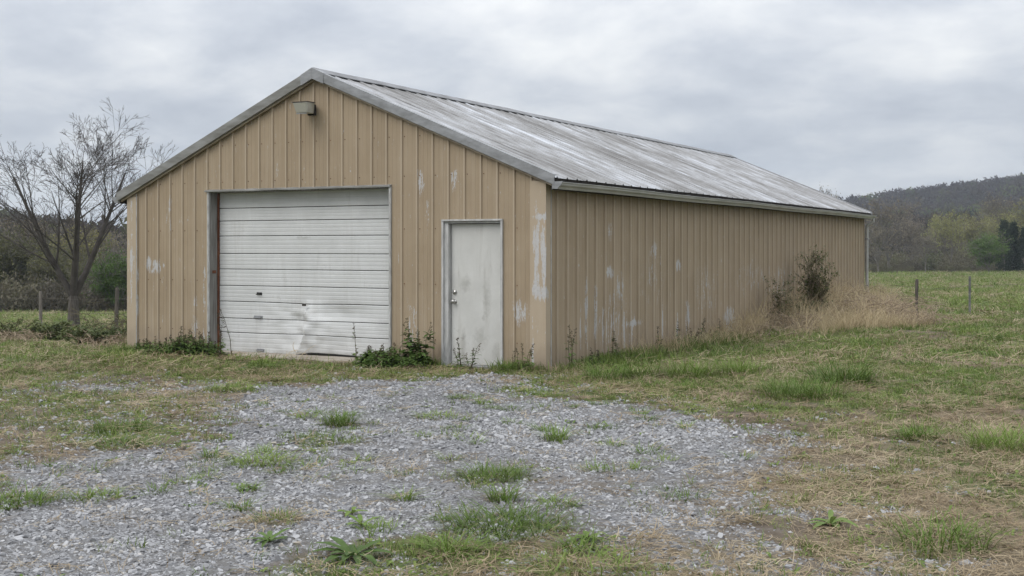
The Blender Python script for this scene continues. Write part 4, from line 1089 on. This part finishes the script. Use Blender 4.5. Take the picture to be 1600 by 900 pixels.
TP = [(0.12, 2.2), (0.55, 2.4), (0.8, 5.0), (1.4, 7.0), (1.9, 8.6), (2.6, 10.7), (3.15, 11.9), (2.7, 13.2), (1.6, 15.5), (0.9, 18.5), (0.15, 19.5)]
xs, ys, hs = [], [], []
rg = random.Random(77)
def in_poly(x, y, P_):
    c = False
    for i in range(len(P_)):
        (x1, y1), (x2, y2) = P_[i], P_[(i + 1) % len(P_)]
        if (y1 > y) != (y2 > y) and x < (x2 - x1) * (y - y1) / (y2 - y1) + x1: c = not c
    return c
while len(xs) < 760:
    x, y = rg.uniform(.1, 3.2), rg.uniform(2.2, 19.5)
    if not in_poly(x, y, TP): continue
    t = min(1, max(0, (y - 5) / 7)); hgt = (.36 + .78 * t) * max(.32, 1.08 - .25 * x) * rg.uniform(.7, 1.15)
    if 12.6 < y < 14.2 and x < .9: hgt *= 1.25
    if y < 9 and x > .75 and rg.random() < .8: continue
    if 8.6 < y < 12.4 and .3 < x < 1.6 and rg.random() < .6: continue
    xs.append(x); ys.append(y); hs.append(hgt)
xs, ys, hs = map(np.array, (xs, ys, hs)); n = len(xs)
scatter("tall_dead_grass", "tall tan dead grass standing along the far half of the side wall", np.stack([xs, ys, height(xs, ys)], 1), eul(n, .14), np.stack([hs ** .5, hs ** .5, hs], 1), RG.integers(0, 4, n), np.clip(RG.normal(.58, .2, n), 0, 1), C_TALL, "dead grass")

# ---- growth at the barn's left corner
M_BRUSH = leaf_mat("bramble_leaves", [(0.04, 0.055, 0.02), (0.075, 0.10, 0.032), (0.13, 0.15, 0.055)], inst=False)
def ld(u, v, d):      # a spot so many metres across and ahead
    return loc(u, d)
shrub("bramble_bush", loc(-9.55, 25.2), .46, 1.1, 46, 2600, "biggest green bramble bush below the bare tree's trunk", "bush", M_BRUSH, 41, (.075, .04))
shrub("bramble_bush", loc(-8.0, 23.4), .40, .95, 40, 2000, "green bramble bush touching the barn's left corner", "bush", M_BRUSH, 42, (.07, .036))
shrub("bramble_bush", loc(-10.8, 26.0), .5, .8, 30, 900, "thin olive bramble at the left below the pale fence post", "bush", M_OLIVE, 43, (.06, .03))
bramble(loc(-10.3, 24.2), 120, .9, .38, "dead straw-coloured tangle in front of the left bramble bushes", 44)
bramble(loc(-7.35, 21.6), 70, .4, .35, "small dead tangle at the foot of the barn's left corner", 45)
bramble(loc(-8.9, 27.5), 60, .9, .95, "thin arching canes around the darker left fence post", 46, m=M_STALK)

# ---- fences
M_POST = simple("grey_weathered_post", (0.115, 0.10, 0.085), (0.22, 0.205, 0.185), 4, 0.9, 0, (9, 9, 1), .15, .5)
M_POST_D = simple("dark_fence_post", (0.06, 0.054, 0.047), (0.13, 0.115, 0.10), 4, 0.9, 0, (9, 9, 1), .15, .5)
M_STEEL = simple("dull_steel_post", (0.10, 0.105, 0.10), (0.2, 0.2, 0.19), 8, 0.6, 0.4)
M_WIRE = simple("rusty_wire", (0.09, 0.075, 0.06), (0.16, 0.14, 0.12), 8, 0.7, 0.3)
def post(q, x, y, h, r, lean=(0, 0), n=9, seed=0):
    rg = random.Random(seed); z = hz(x, y); pts = [(x + lean[0] * t, y + lean[1] * t, z - .2 + (h + .2) * t) for t in (0, .2, .4, .6, .8, .97, 1.0)]
    q.tube(pts, [r * rg.uniform(.92, 1.06) for _ in pts[:-1]] + [r * .75], n)
def wires(parent, pts, zs, sag=.03):
    for zz in zs:
        q = MB(); path = []
        for (x0, y0), (x1, y1) in zip(pts[:-1], pts[1:]):
            for i in range(9):
                t = i / 8; x, y = x0 + (x1 - x0) * t, y0 + (y1 - y0) * t
                path.append((x, y, (hz(x0, y0) * (1 - t) + hz(x1, y1) * t) + zz - sag * 4 * t * (1 - t)))
        q.tube(path, [.004] * len(path), 4); q.build("wire", M_WIRE, parent)
fr_ = empty("wire_fence", (2.37, 14.3, hz(2.37, 14.3))); tag(fr_, "sagging wire fence with mixed posts right of the barn's far corner", "fence")
inv = Matrix.Translation(-fr_.location)
def fpart(q, name, m, root):
    lx, ly, lz = root.location
    q.v = [(a - lx, b - ly, c - lz) for a, b, c in q.v]; return q.build(name, m, root, smooth=False)
q = MB(); post(q, -.50, 22.8, 1.0, .05, (-.09, .02), seed=1); tag(fpart(q, "fence_post", M_POST_D, fr_), "dark leaning wooden post beside the downspout")
q = MB(); post(q, 2.37, 14.3, .98, .036, (0.02, 0), seed=2); tag(fpart(q, "fence_post", M_POST_D, fr_), "short dark wooden post")
q = MB(); sx0, sy0 = 3.05, 17.9; z0 = hz(sx0, sy0); q.box(sx0 - .028, sx0 + .028, sy0 - .004, sy0 + .004, z0 - .2, z0 + .98); q.box(sx0 - .004, sx0 + .004, sy0 + .0045, sy0 + .035, z0 - .2, z0 + .98); tag(fpart(q, "fence_post", M_STEEL, fr_), "thin steel post standing in the field")
def wires_local(root, pts, zs):
    for zz in zs:
        q = MB(); path = []
        for (x0, y0), (x1, y1) in zip(pts[:-1], pts[1:]):
            for i in range(9):
                t = i / 8; path.append((x0 + (x1 - x0) * t, y0 + (y1 - y0) * t, hz(x0, y0) * (1 - t) + hz(x1, y1) * t + zz - .12 * t * (1 - t)))
        q.tube(path, [.0045] * len(path), 4); fpart(q, "wire", M_WIRE, root)
wires_local(fr_, [(-.55, 22.8), (2.39, 14.3)], (.45, .8)); wires_local(fr_, [(2.39, 14.3), (3.05, 17.9), (14.0, 40.0)], (.75,))
a0, a1 = loc(-14.15, 36.5), loc(-10.75, 33.0)
fl_ = empty("wire_fence", (a0[0], a0[1], hz(*a0))); tag(fl_, "old wire fence with two grey wooden posts at the left field", "fence")
q = MB(); post(q, a0[0], a0[1], 1.15, .052, (.0, 0), seed=3); tag(fpart(q, "fence_post", M_POST, fl_), "pale grey wooden post")
q = MB(); post(q, a1[0], a1[1], 1.25, .058, (.05, 0), seed=4); tag(fpart(q, "fence_post", M_POST_D, fl_), "darker wooden post with vines")
a2 = loc(-24, 42); a3 = loc(-8.4, 28.5)
wires_local(fl_, [a2, a0, a1, a3], (.55, .95))
# ================================================================== trees
def grow(seed, H, r0, fork=0.25, stems=4, spread=0.5, levels=4, kids=(6, 5, 5, 4), sides=(8, 6, 4, 3, 3), up=0.25, rmin=.006, lenf=(.62, .55, .5, .5), trunk_lean=0.0, ang=(25, 55), width=None, wig=1.0, sr=None, cr=.62, _kr=1.0):
    A_ = dict(seed=seed, H=H, r0=r0, fork=fork, stems=stems, spread=spread, levels=levels, kids=kids, sides=sides, up=up, rmin=rmin, lenf=lenf, trunk_lean=trunk_lean, ang=ang, width=width, wig=wig, sr=sr, cr=cr)
    r0 /= _kr; rmin /= _kr
    rg = random.Random(seed); trunk = MB(); limbs = MB(); tips = []
    def branch(p, d, L_, r, lvl):
        ns = 5 if lvl <= 1 else (4 if lvl == 2 else 3)
        pts = [p.copy()]; rad = [r]; dirs = [d.copy()]
        for i in range(ns):
            d = (d + Vector((rg.gauss(0, .10 + .04 * lvl) * wig, rg.gauss(0, .10 + .04 * lvl) * wig, rg.gauss(0, .06) + up * (.35 if lvl < 2 else .22)))).normalized()
            p = p + d * (L_ / ns); pts.append(p.copy()); rad.append(max(rmin, r * (1 - .78 * (i + 1) / ns))); dirs.append(d.copy())
        limbs.tube(pts, rad, sides[min(lvl, len(sides) - 1)], cap=False)
        if lvl >= levels:
            tips.append((pts[-1], dirs[-1])); tips.append((pts[1], dirs[1])); return
        if lvl >= levels - 1: tips.append((pts[-1], dirs[-1]))
        nk = kids[min(lvl, len(kids) - 1)]
        for k in range(nk):
            t = rg.uniform(.2, 1.0) if k else 1.0
            i = min(ns - 1, int(t * ns)); f = t * ns - i; q = pts[i].lerp(pts[i + 1], f); dd = dirs[min(i + 1, ns)]
            ax = dd.orthogonal().normalized(); ax = Matrix.Rotation(rg.uniform(0, 6.283), 3, dd) @ ax
            nd = Matrix.Rotation(R_(rg.uniform(*ang)), 3, ax) @ dd
            rr = rad[i] * (1 - f) + rad[i + 1] * f
            branch(q, nd, L_ * lenf[min(lvl, len(lenf) - 1)] * rg.uniform(.65, 1.2) * (1.15 - .45 * t), max(rmin, rr * cr), lvl + 1)
    th = H * fork; tp = [Vector((trunk_lean * th * t, 0, th * t - .15 * (t == 0))) for t in (0, .15, .4, .7, 1.0)]
    trunk.tube(tp, [r0 * 1.35, r0 * 1.05, r0 * .92, r0 * .82, r0 * .68], 10, cap=False)
    for k in range(stems):
        a = 6.283 * k / stems + rg.uniform(-.4, .4); lean = spread * rg.uniform(.45, 1.15) if k else spread * .15
        d = Vector((math.cos(a) * lean, math.sin(a) * lean, 1)).normalized()
        branch(tp[-1] - Vector((0, 0, .12 * th * (k > 0) + .05 * th)), d, (H - th) * rg.uniform(.72, .95) * (1.0 if k else 1.0), r0 * (sr or (.75 if stems < 3 else .55)), 0)
    mz = max(q[2] for q in limbs.v); mr = sorted(max(abs(q[0]), abs(q[1])) for q in limbs.v)[int(len(limbs.v) * .985)]
    k = H / mz; kr = k if width is None else width / 2 / mr
    if width is not None and _kr == 1.0: return grow(**A_, _kr=kr)
    for b_ in (trunk, limbs): b_.v = [(x * kr, y * kr, z * k) for x, y, z in b_.v]
    tips = [(Vector((p_.x * kr, p_.y * kr, p_.z * k)), d_) for p_, d_ in tips]
    return trunk, limbs, tips
def leaves_np(tips, per, size, jitter, seed, crown=None):
    rng = np.random.default_rng(seed); T = np.array([t[0][:] for t in tips])
    c = T[rng.integers(0, len(T), per)] + rng.normal(0, jitter, (per, 3))
    if crown is not None:
        c = np.concatenate([c, crown])
    n = len(c); a = rng.normal(0, 1, (n, 3)); a /= np.linalg.norm(a, axis=1)[:, None]; b = np.cross(a, rng.normal(0, 1, (n, 3))); b /= np.linalg.norm(b, axis=1)[:, None]
    s = size * rng.uniform(.6, 1.4, n)[:, None]
    V = np.stack([c - a * s * .55, c + b * s * .35, c + a * s * .6, c - b * s * .35], 1).reshape(-1, 3); F = np.arange(n * 4).reshape(-1, 4)
    return V, F
def np_obj(name, V, F, m, parent):
    me = bpy.data.meshes.new(name); np_mesh(me, V, F); me.materials.append(m); return link(bpy.data.objects.new(name, me), parent)

M_BARK = simple("grey_brown_bark", (0.055, 0.048, 0.042), (0.13, 0.118, 0.105), 3, 0.95, 0, (6, 6, 1), .1, .5)
M_TWIG = simple("dark_twigs", (0.058, 0.051, 0.046), (0.105, 0.094, 0.086), 3, 0.95, 0, (1, 1, 1), .1)
M_BARK_F = simple("far_bark", (0.11, 0.099, 0.086), (0.18, 0.165, 0.146), 1.0, 0.95)
def crown_mat(name, cols, trans=.25):
    m, nt, bs = mat(name); n = nt.noise(nt.obj(), 1.4, 4, 0.6); r = nt.rand()
    f = nt.math('ADD', nt.math('MULTIPLY', n, 0.8), nt.math('MULTIPLY', r, 0.25), clamp=True); k = len(cols) - 1
    col = nt.ramp(f, [(.2 + .6 * i / k, c) for i, c in enumerate(cols)]); nt.put(bs.inputs['Base Color'], col); bs.inputs['Roughness'].default_value = .8; bs.inputs['Specular IOR Level'].default_value = .1
    tr = nt.add('ShaderNodeBsdfTranslucent'); nt.put(tr.inputs['Color'], col); ms = nt.add('ShaderNodeMixShader'); ms.inputs[0].default_value = trans
    nt.l.new(bs.outputs[0], ms.inputs[1]); nt.l.new(tr.outputs[0], ms.inputs[2]); nt.l.new(ms.outputs[0], m.node_tree.nodes['Material Output'].inputs[0])
    return m
M_BUD = crown_mat("spring_buds", [(0.15, 0.13, 0.065), (0.22, 0.21, 0.09), (0.30, 0.31, 0.13)])
M_BROWNBUD = crown_mat("brown_buds", [(0.16, 0.132, 0.096), (0.22, 0.185, 0.13), (0.26, 0.23, 0.145)])
M_OLV = crown_mat("olive_crown", [(0.06, 0.06, 0.03), (0.105, 0.105, 0.05), (0.165, 0.16, 0.078)])
M_GREEN = crown_mat("green_crown", [(0.05, 0.08, 0.022), (0.10, 0.155, 0.042), (0.16, 0.225, 0.065)])
M_CEDAR = crown_mat("cedar_crown", [(0.016, 0.024, 0.014), (0.032, 0.044, 0.024), (0.05, 0.065, 0.036)])
M_HEROBUD = crown_mat("tree_buds", [(0.06, 0.045, 0.035), (0.10, 0.075, 0.055), (0.13, 0.10, 0.07)], .1)

# the bare tree left of the barn
hx, hy = loc(-13.7, 38.0)
ht = empty("bare_tree", (hx, hy, hz(hx, hy)), 2.3); tag(ht, "large bare budding tree with forked trunk left of the barn", "tree")
tk, lb, tips = grow(13, 7.3, .19, .2, 4, .40, 4, (12, 6, 5, 3), (8, 5, 4, 3, 3), .07, .0052, (.52, .52, .52, .60), 0, (18, 44), 6.0, .2, .6, .45)
tk.build("trunk", M_BARK, ht, True); lb.build("crown", M_TWIG, ht)
V, F = leaves_np(tips, 500, .018, .01, 3); np_obj("buds", V, F, M_HEROBUD, ht)

# kinds of tree for the wood edges; heights are scaled per tree (built 8 m tall)
def kind_meshes(k):
    rng = np.random.default_rng(len(k) * 7 + 1)
    if k == 'bare': tk, lb, tips = grow(31, 8, .16, .22, 4, .5, 4, (6, 6, 5, 3), (5, 4, 3, 3, 3), .2, .016, ang=(20, 52)); V, F = leaves_np(tips, 1500, .14, .22, 5); lm = M_BROWNBUD
    elif k == 'bare2': tk, lb, tips = grow(33, 8, .17, .3, 3, .38, 4, (7, 6, 5, 3), (5, 4, 3, 3, 3), .25, .016, ang=(22, 58)); V, F = leaves_np(tips, 800, .13, .2, 6); lm = M_BROWNBUD
    elif k == 'bud': tk, lb, tips = grow(35, 8, .13, .28, 4, .42, 4, (6, 5, 5, 3), (5, 4, 3, 3, 3), .2, .014); V, F = leaves_np(tips, 3800, .17, .26, 7); lm = M_BUD
    elif k == 'olive':
        tk, lb, tips = grow(37, 8, .16, .12, 6, .75, 3, (7, 6, 5), (5, 4, 3, 3), .15, .018); cr = rng.normal(0, 1, (6500, 3)); cr /= np.linalg.norm(cr, axis=1)[:, None]
        cr *= (rng.random((6500, 1)) ** .4) * (0.8 + .35 * np.sin(cr[:, :1] * 5 + 1) * np.cos(cr[:, 1:2] * 6)) * np.array([2.9, 2.9, 3.2]); cr[:, 2] += 3.9
        V, F = leaves_np(tips, 4500, .19, .3, 8, cr); lm = M_OLV
    elif k == 'green':
        tk, lb, tips = grow(39, 8, .16, .12, 6, .7, 3, (7, 6, 5), (5, 4, 3, 3), .15, .018); cl = []
        for _ in range(60):
            d = rng.normal(0, 1, 3); d /= np.linalg.norm(d); c = d * np.array([2.5, 2.5, 2.9]) * rng.uniform(.55, 1.0) + np.array([0, 0, 4.2]); cl.append(c + rng.normal(0, .45, (150, 3)) * np.array([1, 1, .7]))
        V, F = leaves_np(tips, 1500, .2, .3, 9, np.concatenate(cl)); lm = M_GREEN
    else:
        tk, lb, tips = grow(41, 8, .13, .5, 1, .1, 2, (16, 5), (5, 3, 3), .1, .016, lenf=(.3, .4)); cl = []
        for _ in range(90):
            h = rng.random() ** .8; a = rng.uniform(0, 6.283); r = (1 - h) * 1.75 * rng.uniform(.5, 1.05) + .12; c = np.array([math.cos(a) * r, math.sin(a) * r, .5 + 7.3 * h]); cl.append(c + rng.normal(0, .26, (95, 3)))
        V, F = leaves_np(tips, 200, .2, .2, 10, np.concatenate(cl)); lm = M_CEDAR
    def mk(nm, V_, F_, m):
        me = bpy.data.meshes.new(nm); np_mesh(me, V_, F_); me.materials.append(m); return me
    return tk.mesh("trunk", M_BARK_F, True), lb.mesh("limbs", M_BARK_F), mk("crown", V, F, lm)
KM = {k: kind_meshes(k) for k in ('bare', 'bare2', 'bud', 'olive', 'green', 'cedar')}
def tree(name, kind, lat, dep, top, wid, label, group):
    x, y = loc(lat, dep); z = hz(x, y) - .15; h = top - z; s = h / 8.0
    t = empty(name, (x, y, z), (lat * 7.3 + dep) % 6.28); t.scale = (s * wid, s * wid, s); tag(t, label, "tree", group)
    for nm, me in zip(("trunk", "limbs", "crown"), KM[kind]): link(bpy.data.objects.new(nm, me), t)
def px(u, d): return (u - 800) / 1900 * d
def ph(v, d): return (386.3 - v) / 1900 * d + CAM[2]
GR_, GL_ = "trees along the right wood edge", "trees along the left wood edge"
for nm, kd, u, v, d, w, lb_ in [
    ("bare_tree", 'bare', 1388, 306, 172, 1.15, "broad brown bare tree just right of the barn's far corner"), ("bare_tree", 'bare2', 1350, 330, 186, .9, "bare tree half hidden behind the barn's far corner"),
    ("bare_tree", 'bare', 1424, 340, 182, 1.0, "grey bare tree right of the broad brown one"), ("bare_tree", 'bare2', 1446, 366, 168, 1.0, "short dark bare tree at the field edge below the light green slope"),
    ("budding_tree", 'bud', 1486, 330, 170, .85, "slim budding tree with a dark straight trunk mid right wood edge"), ("budding_tree", 'bud', 1456, 338, 198, 1.0, "pale budding tree behind and left of the slim dark-trunked one"),
    ("budding_tree", 'bud', 1521, 338, 188, .95, "yellowish budding tree between the slim one and the round green tree"), ("bare_tree", 'bare2', 1556, 300, 204, .85, "tallest bare tree rising behind the round green tree"),
    ("green_tree", 'green', 1545, 357, 158, 1.0, "round bright green tree at the right field edge"), ("cedar_tree", 'cedar', 1569, 344, 164, .85, "tall dark cedar right behind the round green tree"),
    ("cedar_tree", 'cedar', 1583, 347, 166, .95, "second dark cedar right of the round green tree"), ("cedar_tree", 'cedar', 1603, 354, 164, 1.1, "dark cedar cut by the picture's right edge"),
    ("budding_tree", 'bud', 1600, 312, 208, 1.0, "tall budding tree above the cedars at the right edge"), ("bare_tree", 'bare', 1508, 346, 206, 1.1, "grey bare tree deep in the wood between two budding trees"),
    ("bare_tree", 'bare', 1408, 330, 206, 1.1, "bare tree behind the gap between the two brown trees"), ("budding_tree", 'bud', 1536, 322, 212, 1.0, "pale budding tree left of the tallest bare tree"),
    ("bare_tree", 'bare2', 1290, 290, 150, .55, "thin tree top peeking over the barn's roof edge"), ("bare_tree", 'bare', 1470, 352, 186, 1.0, "grey twiggy tree left of the slim dark-trunked tree"),
    ("budding_tree", 'bud', 1580, 332, 196, 1.0, "budding tree behind the two dark cedars"), ("bare_tree", 'bare', 1372, 352, 165, .9, "small bare tree at the field edge by the downspout")]:
    tree(nm, kd, px(u, d), d, ph(v, d), w, lb_, GR_)
for nm, kd, u, v, d, w, lb_ in [
    ("olive_tree", 'olive', 8, 352, 88, 1.0, "olive leafed tree at the picture's left edge"), ("olive_tree", 'olive', 50, 366, 92, 1.05, "olive tree left of the big bare tree's trunk"),
    ("olive_tree", 'olive', 86, 380, 86, .9, "low olive tree just left of the big bare tree's trunk"), ("olive_tree", 'olive', -40, 350, 94, 1.0, "olive tree mostly beyond the picture's left edge"),
    ("green_tree", 'green', 182, 384, 80, .95, "dark green tree against the barn's left corner"), ("olive_tree", 'olive', 150, 392, 84, .95, "dark olive tree right of the big bare tree's trunk"),
    ("bare_tree", 'bare', 62, 338, 112, 1.0, "brown bare tree behind the olive trees on the left"), ("bare_tree", 'bare', 22, 336, 118, 1.1, "brown bare tree above the left edge's olive tree"),
    ("bare_tree", 'bare2', 128, 352, 116, 1.1, "bare tree behind the big bare tree's trunk"), ("bare_tree", 'bare', 170, 356, 112, 1.0, "bare brown tree behind the dark green tree"),
    ("budding_tree", 'bud', 96, 352, 106, 1.2, "yellow-olive budding tree behind the big bare tree"), ("bare_tree", 'bare', 212, 366, 104, 1.0, "bare tree mostly hidden by the barn's left wall"), ("bare_tree", 'bare2', -20, 340, 120, 1.1, "bare tree at the far left behind the olive trees")]:
    tree(nm, kd, px(u, d), d, ph(v, d), w, lb_, GL_)

# ---- brush at the foot of the wood edges and the wooded hills: masses
def crown_proto(seed, n, shape, m, size, trunk=True):
    rng = np.random.default_rng(seed); d = rng.normal(0, 1, (n, 3)); d /= np.linalg.norm(d, axis=1)[:, None]
    c = d * (rng.random((n, 1)) ** .45) * np.array(shape) * (0.85 + .3 * np.sin(d[:, :1] * 4 + seed)); c[:, 2] += shape[2] * (1.25 if trunk else .75); c[:, 2] = np.maximum(c[:, 2], .03)
    a = rng.normal(0, 1, (n, 3)); a[:, 2] = np.abs(a[:, 2]) + .4; a /= np.linalg.norm(a, axis=1)[:, None]; b = np.cross(a, rng.normal(0, 1, (n, 3))); b /= np.linalg.norm(b, axis=1)[:, None]; s = size * rng.uniform(.5, 1.5, n)[:, None]
    V = np.stack([c - a * s, c + b * s * .35, c + a * s, c - b * s * .35], 1).reshape(-1, 3); F = np.arange(n * 4).reshape(-1, 4)
    if trunk:
        k = len(V); w = .035
        V = np.concatenate([V, [(-w, 0, -.1), (w, 0, -.1), (w * .5, 0, shape[2] * 1.6), (-w * .5, 0, shape[2] * 1.6), (0, -w, -.1), (0, w, -.1), (0, w * .5, shape[2] * 1.6), (0, -w * .5, shape[2] * 1.6)]]); F = np.concatenate([F, [[k, k + 1, k + 2, k + 3], [k + 4, k + 5, k + 6, k + 7]]])
    me = bpy.data.meshes.new("mass"); np_mesh(me, V, F); me.materials.append(m); return me
M_HILL = leaf_mat("hill_wood_crowns", [(0.052, 0.042, 0.042), (0.072, 0.058, 0.054), (0.085, 0.074, 0.052), (0.13, 0.15, 0.06), (0.03, 0.042, 0.026)], trans=.6, ns=.04)
M_EDGE = leaf_mat("brush_twigs", [(0.09, 0.078, 0.06), (0.13, 0.114, 0.082), (0.15, 0.14, 0.082), (0.115, 0.13, 0.058)], trans=.3, ns=.4)
C_HILL = protos("hill_tree", [crown_proto(i, 380, (.46, .46, .42), M_HILL, .07) for i in range(4)])
C_EDGE = protos("brush", [crown_proto(20 + i, 900, (.75, .75, .62), M_EDGE, .05, False) for i in range(4)])
def mass(name, label, coll, la, de, h, wid, tint, cat):
    x, y = loc(la, de); n = len(x)
    scatter(name, label, np.stack([x, y, height(x, y) - .1], 1), eul(n, .04), np.stack([h * wid, h * wid, h], 1), RG.integers(0, 4, n), tint, coll, cat)
n = 150; de = RG.uniform(150, 210, n); t = RG.uniform(.27, .50, n); mass("brush", "grey-brown brush filling the foot of the right wood edge", C_EDGE, t * de, np.where(de < 178, RG.uniform(166, 178, n), de), np.where(de < 178, RG.uniform(.8, 2.0, n), RG.uniform(2.0, 4.5, n)), RG.uniform(.9, 1.3, n), np.clip(RG.normal(.4, .3, n), 0, 1), "brush")
n = 190; de = RG.uniform(78, 118, n); t = RG.uniform(-.52, -.28, n); mass("brush", "dark olive brush filling the foot of the left wood edge", C_EDGE, t * de, de, RG.uniform(.9, 3.0, n), RG.uniform(.9, 1.3, n), np.clip(RG.normal(.55, .25, n), 0, 1), "brush")
def hill_points(n, t0, t1, r0, r1):
    t = RG.uniform(t0, t1, n); rr, _ = ridge(t); de = np.sqrt(RG.uniform((r0) ** 2, (rr * r1) ** 2, n)); return t * de, de, t
la, de, t = hill_points(4200, .16, .56, 235, 1.06)
x, y = loc(la, de); patch = fbm(x * .012, y * .012, 91)
tn = np.clip(RG.normal(.22, .14, len(la)) + .55 * sst(.52, .68, patch) * sst(640, 420, de) + np.where(RG.random(len(la)) < .05, .8, 0), 0, 1)
mass("wooded_hill", "distant hill covered with bare purple-brown woods on the right", C_HILL, la, de, RG.uniform(8, 14, len(la)), RG.uniform(.8, 1.3, len(la)), tn, "woods")
la, de, t = hill_points(2600, -.60, -.24, 128, 1.08)
x, y = loc(la, de); patch = fbm(x * .02, y * .02, 92)
tn = np.clip(RG.normal(.28, .14, len(la)) + .4 * sst(.5, .66, patch), 0, 1)
mass("wooded_hill", "low wooded brown hill behind the bare tree on the left", C_HILL, la, de, RG.uniform(6, 9.5, len(la)), RG.uniform(.75, 1.15, len(la)), tn, "woods")

# ---- air: thin even haze over the whole place
hb = MB(); hb.box(-1620, 1620, -1620, 1620, -60, 110)
m_h = bpy.data.materials.new("haze"); m_h.use_nodes = True; hn = NT(m_h.node_tree); m_h.node_tree.nodes.remove(m_h.node_tree.nodes['Principled BSDF'])
pv = hn.add('ShaderNodeVolumePrincipled'); pv.inputs['Color'].default_value = (0.78, 0.88, 1.0, 1); pv.inputs['Density'].default_value = 0.0003; pv.inputs['Anisotropy'].default_value = 0.2
hn.l.new(pv.outputs[0], m_h.node_tree.nodes['Material Output'].inputs['Volume'])
hazeo = hb.build("haze", m_h); tag(hazeo, "thin pale haze over the fields and hills", "haze", kind='stuff')
